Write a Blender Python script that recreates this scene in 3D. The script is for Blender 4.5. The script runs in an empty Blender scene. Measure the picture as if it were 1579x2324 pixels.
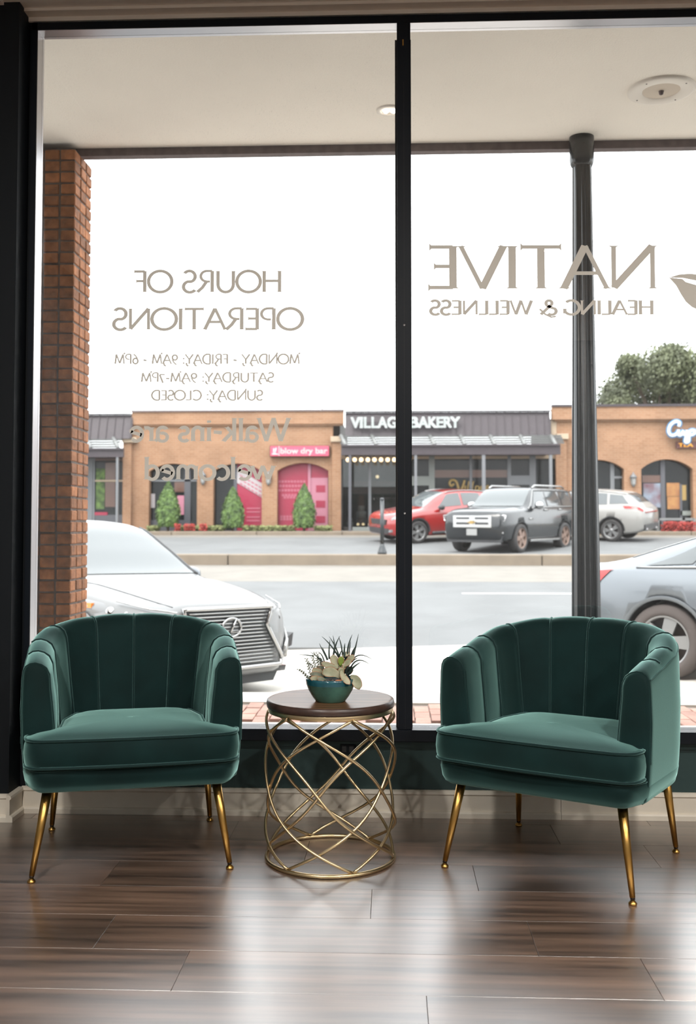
import bpy, bmesh, math, random
from mathutils import Vector, Matrix
R = math.radians
rnd = random.Random(7)
S = bpy.context.scene
C = S.collection

# ------------------------------------------------------------------ camera
CAM_F, CAM_PX, CAM_PY = 2307.0, 789.5, 1097.0        # focal length and principal point of the 1579x2324 frame
YAW, TILT, EYE = R(2.38), R(2.45), 1.16
cam_data = bpy.data.cameras.new('camera')
cam_data.sensor_fit = 'VERTICAL'; cam_data.sensor_height = 36.0; cam_data.sensor_width = 24.46
cam_data.lens = 36.0 * CAM_F / 2324.0
cam_data.shift_y = (CAM_PY - 1162.0) / 2324.0
cam_data.clip_start = 0.05; cam_data.clip_end = 400
cam_data.dof.use_dof = True; cam_data.dof.focus_distance = 3.55; cam_data.dof.aperture_fstop = 4.2
camera = bpy.data.objects.new('camera', cam_data); C.objects.link(camera)
camera.location = (0, 0, EYE); camera.rotation_euler = (R(90) + TILT, 0, YAW)
S.camera = camera

# ------------------------------------------------------------------ exposure
S.view_settings.view_transform = 'Standard'; S.view_settings.look = 'None'
S.view_settings.gamma = 1.0; S.view_settings.use_curve_mapping = False
S.view_settings.exposure = 0.0
cy = S.cycles
cy.use_denoising = True; cy.denoiser = 'OPENIMAGEDENOISE'
cy.max_bounces = 10; cy.diffuse_bounces = 5; cy.glossy_bounces = 5; cy.transparent_max_bounces = 16
cy.sample_clamp_indirect = 10.0; cy.caustics_reflective = False; cy.caustics_refractive = False

# ------------------------------------------------------------------ sky: even bright overcast, gently brighter towards the zenith
world = bpy.data.worlds.new('sky'); S.world = world; world.use_nodes = True
nt = world.node_tree; nt.nodes.clear()
w_out = nt.nodes.new('ShaderNodeOutputWorld'); w_bg = nt.nodes.new('ShaderNodeBackground')
w_tc = nt.nodes.new('ShaderNodeTexCoord'); w_sep = nt.nodes.new('ShaderNodeSeparateXYZ')
w_map = nt.nodes.new('ShaderNodeMapRange')
w_map.inputs['From Min'].default_value = 0.0; w_map.inputs['From Max'].default_value = 1.0
w_map.inputs['To Min'].default_value = 3.7; w_map.inputs['To Max'].default_value = 5.4
w_bg.inputs['Color'].default_value = (0.945, 0.982, 1.0, 1)
nt.links.new(w_tc.outputs['Generated'], w_sep.inputs[0]); nt.links.new(w_sep.outputs['Z'], w_map.inputs['Value'])
nt.links.new(w_map.outputs[0], w_bg.inputs['Strength']); nt.links.new(w_bg.outputs[0], w_out.inputs[0])

# ------------------------------------------------------------------ sun behind thin cloud, high and behind the shop
def light(name, kind, loc, rot, energy, color, **kw):
    d = bpy.data.lights.new(name, kind); d.energy = energy; d.color = color
    for k, v in kw.items(): setattr(d, k, v)
    o = bpy.data.objects.new(name, d); C.objects.link(o); o.location = loc; o.rotation_euler = rot
    return o
light('sun', 'SUN', (0, -10, 20), (R(38), 0, R(-25)), 3.4, (1.0, 0.95, 0.88), angle=R(28))

# portals: tell the renderer that the sky reaches the room through the window (they give no light of their own)
pl = light('window_portal', 'AREA', (1.62, 4.27, 1.80), (R(-90), 0, 0), 1.0, (1, 1, 1), shape='RECTANGLE', size=6.2, size_y=2.95)
pl.data.cycles.is_portal = True

# ------------------------------------------------------------------ pixel of the photograph -> point of the place (used to read off real positions)
_fw = Vector((-math.sin(YAW) * math.cos(TILT), math.cos(YAW) * math.cos(TILT), math.sin(TILT)))
_rt = Vector((math.cos(YAW), math.sin(YAW), 0)); _up = _rt.cross(_fw)
def ray(px, py): return _fw + _rt * ((px - CAM_PX) / CAM_F) - _up * ((py - CAM_PY) / CAM_F)
def onZ(px, py, z=0.0):
    d = ray(px, py); t = (z - EYE) / d.z; return Vector((d.x * t, d.y * t, z))
def onY(px, py, Y):
    d = ray(px, py); t = Y / d.y; return Vector((d.x * t, Y, EYE + d.z * t))

# ------------------------------------------------------------------ materials
def nodes_of(name):
    m = bpy.data.materials.new(name); m.use_nodes = True
    t = m.node_tree; return m, t, t.nodes['Principled BSDF']
def mat(name, col, rough=0.5, metal=0.0, spec=0.5, vary=0.0, vscale=8.0, bump=0.0, bscale=60.0, stretch=None,
        sheen=0.0, sheen_tint=(1, 1, 1), coat=0.0, emit=0.0, emit_col=None, rand=0.0, col2=None, trans=0.0):
    m, t, b = nodes_of(name)
    N, L = t.nodes, t.links
    b.inputs['Roughness'].default_value = rough; b.inputs['Metallic'].default_value = metal
    b.inputs['Specular IOR Level'].default_value = spec
    if coat: b.inputs['Coat Weight'].default_value = coat; b.inputs['Coat Roughness'].default_value = 0.06
    if sheen:
        b.inputs['Sheen Weight'].default_value = sheen; b.inputs['Sheen Tint'].default_value = (*sheen_tint, 1)
        b.inputs['Sheen Roughness'].default_value = 0.35
    b.inputs['Base Color'].default_value = (*col, 1)
    if emit:
        b.inputs['Emission Color'].default_value = (*(emit_col or col), 1); b.inputs['Emission Strength'].default_value = emit
    tc = N.new('ShaderNodeTexCoord'); src = tc.outputs['Object']
    if stretch:
        mp = N.new('ShaderNodeMapping'); mp.inputs['Scale'].default_value = stretch
        L.new(src, mp.inputs[0]); src = mp.outputs[0]
    if vary or rand or col2:
        nz = N.new('ShaderNodeTexNoise'); nz.inputs['Scale'].default_value = vscale; nz.inputs['Detail'].default_value = 5
        if rand:
            oi = N.new('ShaderNodeObjectInfo'); ad = N.new('ShaderNodeVectorMath'); ad.operation = 'ADD'
            cx = N.new('ShaderNodeCombineXYZ'); ml = N.new('ShaderNodeMath'); ml.operation = 'MULTIPLY'; ml.inputs[1].default_value = 37.0
            L.new(oi.outputs['Random'], ml.inputs[0]); L.new(ml.outputs[0], cx.inputs[0]); L.new(ml.outputs[0], cx.inputs[2])
            L.new(src, ad.inputs[0]); L.new(cx.outputs[0], ad.inputs[1]); L.new(ad.outputs[0], nz.inputs['Vector'])
        else:
            L.new(src, nz.inputs['Vector'])
        rp = N.new('ShaderNodeValToRGB')
        lo = tuple(max(0, c * (1 - vary)) for c in col); hi = tuple(min(1, c * (1 + vary)) for c in (col2 or col))
        rp.color_ramp.elements[0].position = 0.33; rp.color_ramp.elements[1].position = 0.67
        rp.color_ramp.elements[0].color = (*lo, 1); rp.color_ramp.elements[1].color = (*hi, 1)
        L.new(nz.outputs[0], rp.inputs[0]); cout = rp.outputs[0]
        if rand:
            hs = N.new('ShaderNodeHueSaturation'); mr = N.new('ShaderNodeMapRange')
            mr.inputs['To Min'].default_value = 1 - rand; mr.inputs['To Max'].default_value = 1 + rand
            L.new(oi.outputs['Random'], mr.inputs['Value']); L.new(mr.outputs[0], hs.inputs['Value'])
            L.new(cout, hs.inputs['Color']); cout = hs.outputs[0]
        L.new(cout, b.inputs['Base Color'])
    if bump:
        n2 = N.new('ShaderNodeTexNoise'); n2.inputs['Scale'].default_value = bscale; n2.inputs['Detail'].default_value = 4
        L.new(src, n2.inputs['Vector']); bp = N.new('ShaderNodeBump'); bp.inputs['Strength'].default_value = bump
        bp.inputs['Distance'].default_value = 0.01
        L.new(n2.outputs[0], bp.inputs['Height']); L.new(bp.outputs[0], b.inputs['Normal'])
    if trans:
        tr = N.new('ShaderNodeBsdfTranslucent'); tr.inputs['Color'].default_value = (*col, 1)
        mx = N.new('ShaderNodeMixShader'); mx.inputs[0].default_value = trans
        L.new(b.outputs[0], mx.inputs[1]); L.new(tr.outputs[0], mx.inputs[2]); L.new(mx.outputs[0], N['Material Output'].inputs[0])
    return m

def brick_mat(name, c1, c2, mortar, scale_w, scale_h, rough=0.85):
    """far brickwork whose single bricks are a few pixels: colour and fine relief only; local X along the wall, Z up"""
    m, t, b = nodes_of(name); N, L = t.nodes, t.links
    tc = N.new('ShaderNodeTexCoord'); sp = N.new('ShaderNodeSeparateXYZ'); cb = N.new('ShaderNodeCombineXYZ'); ad = N.new('ShaderNodeMath')
    L.new(tc.outputs['Object'], sp.inputs[0]); ad.operation = 'ADD'
    L.new(sp.outputs['X'], ad.inputs[0]); L.new(sp.outputs['Y'], ad.inputs[1])
    L.new(ad.outputs[0], cb.inputs['X']); L.new(sp.outputs['Z'], cb.inputs['Y'])
    br = N.new('ShaderNodeTexBrick'); br.inputs['Scale'].default_value = 1.0
    br.inputs['Brick Width'].default_value = scale_w; br.inputs['Row Height'].default_value = scale_h
    br.inputs['Mortar Size'].default_value = 0.006; br.inputs['Color1'].default_value = (*c1, 1)
    br.inputs['Color2'].default_value = (*c2, 1); br.inputs['Mortar'].default_value = (*mortar, 1)
    nz = N.new('ShaderNodeTexNoise'); nz.inputs['Scale'].default_value = 0.9; nz.inputs['Detail'].default_value = 6
    L.new(tc.outputs['Object'], nz.inputs['Vector'])
    mr = N.new('ShaderNodeMapRange'); mr.inputs['From Min'].default_value = 0.3; mr.inputs['From Max'].default_value = 0.7
    mr.inputs['To Min'].default_value = 0.86; mr.inputs['To Max'].default_value = 1.1
    hs = N.new('ShaderNodeHueSaturation'); L.new(nz.outputs[0], mr.inputs[0]); L.new(mr.outputs[0], hs.inputs['Value'])
    L.new(cb.outputs[0], br.inputs['Vector']); L.new(br.outputs['Color'], hs.inputs['Color']); L.new(hs.outputs[0], b.inputs['Base Color'])
    b.inputs['Roughness'].default_value = rough; b.inputs['Specular IOR Level'].default_value = 0.2
    return m

def glass_mat(name, haze, specks, haze_col=(0.95, 0.97, 0.98), dark=(1, 1, 1), ior=1.45):
    """thin window glass: fresnel reflection over clear transmission, with dust specks and a little haze on the pane"""
    m, t, b = nodes_of(name); N, L = t.nodes, t.links; N.remove(b)
    tr = N.new('ShaderNodeBsdfTransparent'); tr.inputs[0].default_value = (*dark, 1)
    gl = N.new('ShaderNodeBsdfGlossy'); gl.inputs['Roughness'].default_value = 0.0
    fr = N.new('ShaderNodeFresnel'); fr.inputs['IOR'].default_value = ior
    m1 = N.new('ShaderNodeMixShader'); L.new(fr.outputs[0], m1.inputs[0]); L.new(tr.outputs[0], m1.inputs[1]); L.new(gl.outputs[0], m1.inputs[2])
    tl = N.new('ShaderNodeBsdfTranslucent'); tl.inputs[0].default_value = (*haze_col, 1)
    df = N.new('ShaderNodeBsdfDiffuse'); df.inputs[0].default_value = (*haze_col, 1)
    m2 = N.new('ShaderNodeMixShader'); m2.inputs[0].default_value = 0.3
    L.new(tl.outputs[0], m2.inputs[1]); L.new(df.outputs[0], m2.inputs[2])
    m3 = N.new('ShaderNodeMixShader'); L.new(m1.outputs[0], m3.inputs[1]); L.new(m2.outputs[0], m3.inputs[2])
    if specks:
        tc = N.new('ShaderNodeTexCoord'); vo = N.new('ShaderNodeTexVoronoi'); vo.inputs['Scale'].default_value = 120
        vo.inputs['Randomness'].default_value = 1.0
        nz = N.new('ShaderNodeTexNoise'); nz.inputs['Scale'].default_value = 1.6; nz.inputs['Detail'].default_value = 3
        L.new(tc.outputs['Object'], vo.inputs['Vector']); L.new(tc.outputs['Object'], nz.inputs['Vector'])
        sc = N.new('ShaderNodeSeparateColor'); L.new(vo.outputs['Color'], sc.inputs[0])
        rad = N.new('ShaderNodeMath'); rad.operation = 'MULTIPLY'; L.new(sc.outputs[0], rad.inputs[0]); rad.inputs[1].default_value = 0.24
        lt = N.new('ShaderNodeMath'); lt.operation = 'LESS_THAN'; L.new(vo.outputs['Distance'], lt.inputs[0]); L.new(rad.outputs[0], lt.inputs[1])
        gt = N.new('ShaderNodeMapRange'); L.new(nz.outputs[0], gt.inputs[0]); gt.inputs['From Min'].default_value = 0.4; gt.inputs['From Max'].default_value = 0.65
        gt.inputs['To Min'].default_value = specks * 0.25; gt.inputs['To Max'].default_value = specks
        a = N.new('ShaderNodeMath'); a.operation = 'MULTIPLY'; L.new(lt.outputs[0], a.inputs[0]); L.new(gt.outputs[0], a.inputs[1])
        s = N.new('ShaderNodeMath'); s.operation = 'ADD'; s.inputs[1].default_value = haze; L.new(a.outputs[0], s.inputs[0])
        L.new(s.outputs[0], m3.inputs[0])
    else:
        m3.inputs[0].default_value = haze
    L.new(m3.outputs[0], N['Material Output'].inputs[0])
    return m

M = {}
M['plank'] = mat('wood plank', (0.078, 0.044, 0.028), 0.35, spec=0.8, vary=0.38, vscale=3.2, stretch=(0.55, 9.0, 1), rand=0.34,
                 col2=(0.160, 0.098, 0.067), bump=0.03, bscale=14.0, coat=1.0)
_pb = M['plank'].node_tree.nodes['Principled BSDF']; _pb.inputs['Coat IOR'].default_value = 2.6; _pb.inputs['Coat Roughness'].default_value = 0.33
M['subfloor'] = mat('subfloor', (0.02, 0.012, 0.008), 0.8)
M['ceiling'] = mat('ceiling paint', (0.84, 0.79, 0.71), 0.8)
M['dark_paint'] = mat('charcoal wall paint', (0.0060, 0.008, 0.0105), 0.6, spec=0.2)
M['green_paint'] = mat('dark green wall paint', (0.020, 0.048, 0.047), 0.6, bump=0.05)
M['room_paint'] = mat('room paint', (0.24, 0.25, 0.255), 0.85)
M['trim'] = mat('cream trim paint', (0.8, 0.73, 0.62), 0.45, vary=0.08, vscale=5)
M['frame'] = mat('dark bronze window frame', (0.006, 0.0085, 0.013), 0.36, spec=0.2)
M['alu'] = mat('satin aluminium', (0.55, 0.54, 0.56), 0.30, metal=0.85)
M['seal'] = mat('black rubber seal', (0.01, 0.01, 0.01), 0.6)
M['glass_low'] = glass_mat('window glass', 0.0022, 0.07)
M['vinyl'] = mat('taupe vinyl film', (0.68, 0.655, 0.60), 0.7, spec=0.2)
M['velvet'] = mat('dark green velvet', (0.0032, 0.0165, 0.0165), 0.75, spec=0.15, vary=0.25, vscale=7, sheen=1.0, sheen_tint=(0.55, 0.95, 0.88), bump=0.06, bscale=260)
M['velvet_pipe'] = mat('velvet piping', (0.004, 0.019, 0.019), 0.7, spec=0.2, sheen=0.9, sheen_tint=(0.5, 0.9, 0.84))
M['brass'] = mat('brushed brass', (0.52, 0.30, 0.085), 0.28, metal=1.0, vary=0.2, vscale=30, stretch=(1, 1, 0.05))
M['brass_dark'] = mat('dark collar', (0.04, 0.025, 0.015), 0.35, metal=0.6)
M['gold'] = mat('champagne gold metal', (0.66, 0.51, 0.30), 0.30, metal=1.0)
M['table_wood'] = mat('walnut table top', (0.14, 0.075, 0.038), 0.28, spec=0.07, vary=0.35, vscale=5, stretch=(0.6, 9, 1))
M['table_edge'] = mat('dark walnut edge', (0.045, 0.024, 0.018), 0.35, vary=0.3, vscale=20)
M['pot'] = mat('green glaze', (0.030, 0.085, 0.078), 0.22, vary=0.35, vscale=9, col2=(0.06, 0.15, 0.12), spec=0.6)
M['pot_rim'] = mat('teal glaze', (0.008, 0.075, 0.10), 0.12, vary=0.3, vscale=18, spec=0.7)
M['soil'] = mat('soil', (0.03, 0.02, 0.014), 0.95, vary=0.5, vscale=70, bump=0.8, bscale=90)
M['plant_dark'] = mat('dark succulent', (0.035, 0.058, 0.050), 0.5, vary=0.35, vscale=60)
M['plant_pale'] = mat('pale succulent', (0.33, 0.36, 0.23), 0.55, vary=0.25, vscale=25, col2=(0.40, 0.38, 0.27))
M['plant_lime'] = mat('lime succulent', (0.25, 0.36, 0.07), 0.5, vary=0.25, vscale=25)
M['plant_tip'] = mat('rust leaf edge', (0.42, 0.19, 0.10), 0.6)
M['plant_bead'] = mat('bead succulent', (0.16, 0.18, 0.13), 0.55, vary=0.3, vscale=60)
M['plant_red'] = mat('orange rosette', (0.55, 0.20, 0.09), 0.55)
M['concrete'] = mat('pale concrete', (0.155, 0.143, 0.125), 0.85, vary=0.08, vscale=1.5, bump=0.1, bscale=30)
M['walk'] = mat('pale walk concrete', (0.46, 0.43, 0.385), 0.85, vary=0.08, vscale=1.5, bump=0.1, bscale=30)
M['concrete2'] = mat('kerb concrete', (0.165, 0.132, 0.098), 0.85, vary=0.12, vscale=2.0)
M['asphalt'] = mat('worn asphalt', (0.110, 0.114, 0.115), 0.9, vary=0.10, vscale=0.8, bump=0.2, bscale=40)
M['road_paint'] = mat('white road paint', (0.40, 0.40, 0.39), 0.8)
M['paver'] = mat('red clay paver', (0.36, 0.20, 0.155), 0.85, vary=0.14, vscale=7, rand=0.13)
M['joint'] = mat('sandy joint', (0.24, 0.19, 0.16), 0.95)
M['pillar_brick'] = mat('old red brick', (0.27, 0.105, 0.040), 0.85, vary=0.30, vscale=18, rand=0.28, bump=0.5, bscale=70)
M['mortar'] = mat('sooty mortar', (0.13, 0.10, 0.085), 0.95, vary=0.3, vscale=20)
M['soffit'] = mat('soffit stucco', (0.90, 0.85, 0.77), 0.9, vary=0.035, vscale=1.1, bump=0.25, bscale=120)
M['beam'] = mat('brown grey beam paint', (0.13, 0.105, 0.105), 0.7, vary=0.2, vscale=20)
M['iron'] = mat('black painted iron', (0.016, 0.020, 0.023), 0.25, spec=0.6)
M['brick_far'] = brick_mat('orange brickwork', (0.275, 0.155, 0.093), (0.243, 0.132, 0.077), (0.29, 0.205, 0.14), 0.24, 0.085)
M['stone'] = mat('cream cast stone', (0.36, 0.28, 0.2), 0.8)
M['seam_metal'] = mat('plum grey standing seam metal', (0.04, 0.031, 0.036), 0.5, spec=0.4, vary=0.1)
M['awning_glass'] = mat('pale awning slats', (0.085, 0.087, 0.085), 0.4)
M['awning_rib'] = mat('pale awning rib', (0.15, 0.155, 0.152), 0.5)
M['shop_frame'] = mat('grey storefront metal', (0.125, 0.13, 0.138), 0.45)
M['shop_frame_dark'] = mat('slate column', (0.06, 0.06, 0.07), 0.5)
M['shop_frame_pale'] = mat('pale green door frame', (0.17, 0.185, 0.172), 0.5)
M['shop_glass'] = mat('dark shop glass', (0.010, 0.0115, 0.012), 0.10, spec=0.2)
M['shop_brown'] = mat('brown shopfront band', (0.09, 0.042, 0.028), 0.3)  # plain brown of the valances, headers, posters and shelf
M['interior_dark'] = mat('dark shop interior', (0.03, 0.025, 0.022), 0.9, vary=0.4, vscale=3)
M['crimson'] = mat('crimson window film', (0.25, 0.01, 0.038), 0.45)
M['pink'] = mat('pale pink window film', (0.36, 0.14, 0.19), 0.5)
M['pink_text'] = mat('faint pink print', (0.34, 0.09, 0.13), 0.5)
M['white_film'] = mat('white banner film', (0.34, 0.31, 0.315), 0.5)
M['sign_pink'] = mat('lit pink sign face', (0.35, 0.04, 0.075), 0.4, emit=0.55, emit_col=(0.9, 0.12, 0.22))
M['sign_white'] = mat('lit white letters', (0.3, 0.32, 0.315), 0.5, emit=0.75, emit_col=(0.9, 0.97, 0.95))
M['neon_blue'] = mat('blue halo tubing', (0.06, 0.15, 0.26), 0.4, emit=0.35, emit_col=(0.20, 0.50, 0.95))
M['neon_white'] = mat('white lit tubing', (0.3, 0.33, 0.34), 0.4, emit=0.9, emit_col=(0.9, 0.97, 1.0))
M['gold_paint'] = mat('gold leaf lettering', (0.28, 0.185, 0.055), 0.5)
M['sign_backing'] = mat('dark brown sign panel', (0.10, 0.035, 0.03), 0.6)
M['bulb'] = mat('warm bulb', (1, 0.75, 0.45), 0.4, emit=2.2, emit_col=(1.0, 0.72, 0.42))
M['lantern_metal'] = mat('grey lantern metal', (0.13, 0.135, 0.14), 0.5)
M['lantern_glass'] = mat('frosted lantern glass', (0.22, 0.225, 0.22), 0.3)
M['leaf_topiary'] = mat('clipped evergreen', (0.042, 0.082, 0.022), 0.7, vary=0.45, vscale=6, col2=(0.075, 0.125, 0.03))
M['leaf_tree'] = mat('olive tree leaves', (0.068, 0.078, 0.043), 0.7, vary=0.35, vscale=0.6, col2=(0.105, 0.118, 0.06))
M['bark'] = mat('bark', (0.12, 0.09, 0.07), 0.9)
M['grass'] = mat('yellow green grass', (0.135, 0.15, 0.055), 0.8, vary=0.3, vscale=3)
M['red_flower'] = mat('red flowers', (0.26, 0.025, 0.018), 0.7, vary=0.3, vscale=10)
M['tyre'] = mat('tyre rubber', (0.030, 0.028, 0.028), 0.8)
M['tyre_dusty'] = mat('dusty tyre rubber', (0.075, 0.062, 0.058), 0.85)
M['rim'] = mat('silver wheel', (0.24, 0.24, 0.24), 0.3, metal=0.5)
M['rim_dark'] = mat('wheel gap', (0.05, 0.04, 0.04), 0.7)
M['rim_warm'] = mat('bronze tinted wheel', (0.2, 0.13, 0.1), 0.35, metal=0.4)
M['car_white'] = mat('white car paint', (0.20, 0.203, 0.205), 0.35, spec=0.25, coat=0.25)
M['car_silver'] = mat('blue silver car paint', (0.13, 0.145, 0.16), 0.30, metal=0.35, coat=0.35)
M['car_black'] = mat('black car paint', (0.01, 0.012, 0.014), 0.2, coat=0.45)
M['car_red'] = mat('red car paint', (0.24, 0.012, 0.011), 0.22, coat=1.0)
M['car_pearl'] = mat('pearl car paint', (0.235, 0.228, 0.215), 0.25, coat=0.3)
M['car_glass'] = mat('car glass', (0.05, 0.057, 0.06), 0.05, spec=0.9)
M['car_glass_pale'] = mat('car glass with painted sky sheen', (0.070, 0.080, 0.083), 0.05, spec=0.7)  # paler copy of the car glass, reflected sky put into its base colour
M['plastic'] = mat('black plastic', (0.025, 0.025, 0.027), 0.5)
M['chrome'] = mat('chrome', (0.42, 0.42, 0.42), 0.10, metal=1.0)
M['chrome_soft'] = mat('satin chrome', (0.32, 0.32, 0.315), 0.25, metal=0.9)
M['lamp_clear'] = mat('clear lamp lens', (0.19, 0.195, 0.2), 0.08, spec=0.8)
M['lamp_amber'] = mat('amber lens', (0.75, 0.22, 0.03), 0.2)
M['lamp_red'] = mat('red lens', (0.28, 0.015, 0.015), 0.15)
M['plate'] = mat('white plate', (0.24, 0.24, 0.235), 0.5)

def nap(m, col, sigma):
    """pile of the velvet: light caught by the fibre ends at grazing angles"""
    t = m.node_tree; b = t.nodes['Principled BSDF']; sh = t.nodes.new('ShaderNodeBsdfSheen'); sh.distribution = 'ASHIKHMIN'
    sh.inputs['Color'].default_value = (*col, 1); sh.inputs['Roughness'].default_value = sigma
    ad = t.nodes.new('ShaderNodeAddShader'); t.links.new(b.outputs[0], ad.inputs[0]); t.links.new(sh.outputs[0], ad.inputs[1])
    t.links.new(ad.outputs[0], t.nodes['Material Output'].inputs[0])
nap(M['velvet'], (0.095, 0.205, 0.190), 0.40); nap(M['velvet_pipe'], (0.06, 0.13, 0.125), 0.40)

# ------------------------------------------------------------------ mesh builder
class MB:
    def __init__(s): s.v = []; s.f = []; s.m = []; s.sm = []
    def add(s, vs, fs, mi=0, smooth=False):
        o = len(s.v); s.v += [tuple(p) for p in vs]
        for f in fs: s.f.append(tuple(i + o for i in f)); s.m.append(mi); s.sm.append(smooth)
        return s
    def box(s, x0, x1, y0, y1, z0, z1, mi=0, ch=0.0):
        if ch <= 0:
            vs = [(x0,y0,z0),(x1,y0,z0),(x1,y1,z0),(x0,y1,z0),(x0,y0,z1),(x1,y0,z1),(x1,y1,z1),(x0,y1,z1)]
            return s.add(vs, [(0,3,2,1),(4,5,6,7),(0,1,5,4),(1,2,6,5),(2,3,7,6),(3,0,4,7)], mi)
        bm = bmesh.new(); bmesh.ops.create_cube(bm, size=1)
        for v in bm.verts:
            v.co = (x0 + (v.co.x + .5) * (x1 - x0), y0 + (v.co.y + .5) * (y1 - y0), z0 + (v.co.z + .5) * (z1 - z0))
        bmesh.ops.bevel(bm, geom=list(bm.edges), offset=ch, segments=1, affect='EDGES')
        bm.verts.index_update()
        s.add([v.co[:] for v in bm.verts], [tuple(v.index for v in f.verts) for f in bm.faces], mi); bm.free(); return s
    def prism(s, poly, a0, a1, axis='y', mi=0):
        """poly: 2-D outline; extruded along axis. axis y: poly=(x,z); x: poly=(y,z); z: poly=(x,y)"""
        def P(p, a): return (p[0], a, p[1]) if axis == 'y' else ((a, p[0], p[1]) if axis == 'x' else (p[0], p[1], a))
        n = len(poly); vs = [P(p, a0) for p in poly] + [P(p, a1) for p in poly]
        fs = [tuple(range(n)), tuple(range(2 * n - 1, n - 1, -1))] + [(i, i + n, (i + 1) % n + n, (i + 1) % n) for i in range(n)]
        return s.add(vs, fs, mi)
    def rings(s, rings, closed=True, cap0=True, cap1=True, mi=0, smooth=True):
        n = len(rings[0]); vs = [p for r in rings for p in r]; fs = []
        for k in range(len(rings) - 1):
            for i in range(n if closed else n - 1):
                j = (i + 1) % n; fs.append((k*n+i, k*n+j, (k+1)*n+j, (k+1)*n+i))
        if cap0: fs.append(tuple(range(n - 1, -1, -1)))
        if cap1: fs.append(tuple((len(rings)-1)*n + i for i in range(n)))
        return s.add(vs, fs, mi, smooth)
    def tube(s, pts, r, n=8, closed=False, mi=0):
        pts = [Vector(p) for p in pts]; N = len(pts); rr = r if isinstance(r, (list, tuple)) else [r] * N
        rings = []; ref = None
        for i, p in enumerate(pts):
            a = pts[(i - 1) % N] if (closed or i > 0) else p; b = pts[(i + 1) % N] if (closed or i < N - 1) else p
            t = (b - a).normalized() if (b - a).length > 1e-9 else Vector((0, 0, 1))
            if ref is None:
                ref = t.orthogonal().normalized()
            ref = (ref - t * ref.dot(t))
            ref = ref.normalized() if ref.length > 1e-6 else t.orthogonal().normalized()
            q = t.cross(ref)
            rings.append([p + (ref * math.cos(2*math.pi*k/n) + q * math.sin(2*math.pi*k/n)) * rr[i] for k in range(n)])
        if closed:
            # close with the best matching rotation of the first ring
            best = min(range(n), key=lambda k: (rings[-1][0] - rings[0][k]).length)
            o = len(s.v); nn = n; vs = [p for r_ in rings for p in r_]; fs = []
            for k in range(N - 1):
                for i in range(nn): j = (i+1) % nn; fs.append((k*nn+i, k*nn+j, (k+1)*nn+j, (k+1)*nn+i))
            for i in range(nn):
                j = (i+1) % nn; fs.append(((N-1)*nn+i, (N-1)*nn+j, (j+best) % nn, (i+best) % nn))
            return s.add(vs, fs, mi, True)
        return s.rings(rings, True, True, True, mi, True)
    def lathe(s, prof, n=24, c=(0, 0, 0), mi=0, smooth=True, cap=True):
        rings = [[(c[0] + r*math.cos(2*math.pi*k/n), c[1] + r*math.sin(2*math.pi*k/n), c[2] + z) for k in range(n)] for r, z in prof]
        return s.rings(rings, True, cap, cap, mi, smooth)
    def xf(s, mtx):
        s.v = [tuple(mtx @ Vector(p)) for p in s.v]; return s
    def build(s, name, mats, parent=None, kind=None, label=None):
        me = bpy.data.meshes.new(name); me.from_pydata(s.v, [], s.f)
        for m in (mats if isinstance(mats, (list, tuple)) else [mats]): me.materials.append(m)
        me.polygons.foreach_set('material_index', s.m); me.polygons.foreach_set('use_smooth', s.sm); me.update()
        bm = bmesh.new(); bm.from_mesh(me); bmesh.ops.recalc_face_normals(bm, faces=bm.faces); bm.to_mesh(me); bm.free()
        o = bpy.data.objects.new(name, me); C.objects.link(o)
        if parent: o.parent = parent
        if kind: o['kind'] = kind
        if label: o['label'] = label
        return o
def tag(o, label, cat, group=None):
    o['label'] = label; o['category'] = cat
    if group: o['group'] = group
    return o
def thing(name, label, cat, loc=(0, 0, 0), rotz=0.0, group=None):
    o = bpy.data.objects.new(name, None); C.objects.link(o); o.empty_display_size = 0.1
    o.location = loc; o.rotation_euler = (0, 0, rotz); return tag(o, label, cat, group)
def struct(name, label=None):
    o = bpy.data.objects.new(name, None); C.objects.link(o); o['kind'] = 'structure'
    if label: o['label'] = label
    return o
def copy_part(src, name, parent, loc=(0, 0, 0), rot=(0, 0, 0), scale=(1, 1, 1)):
    c = src.copy(); C.objects.link(c); c.parent = parent; c.location = loc; c.rotation_euler = rot; c.scale = scale; return c
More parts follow.
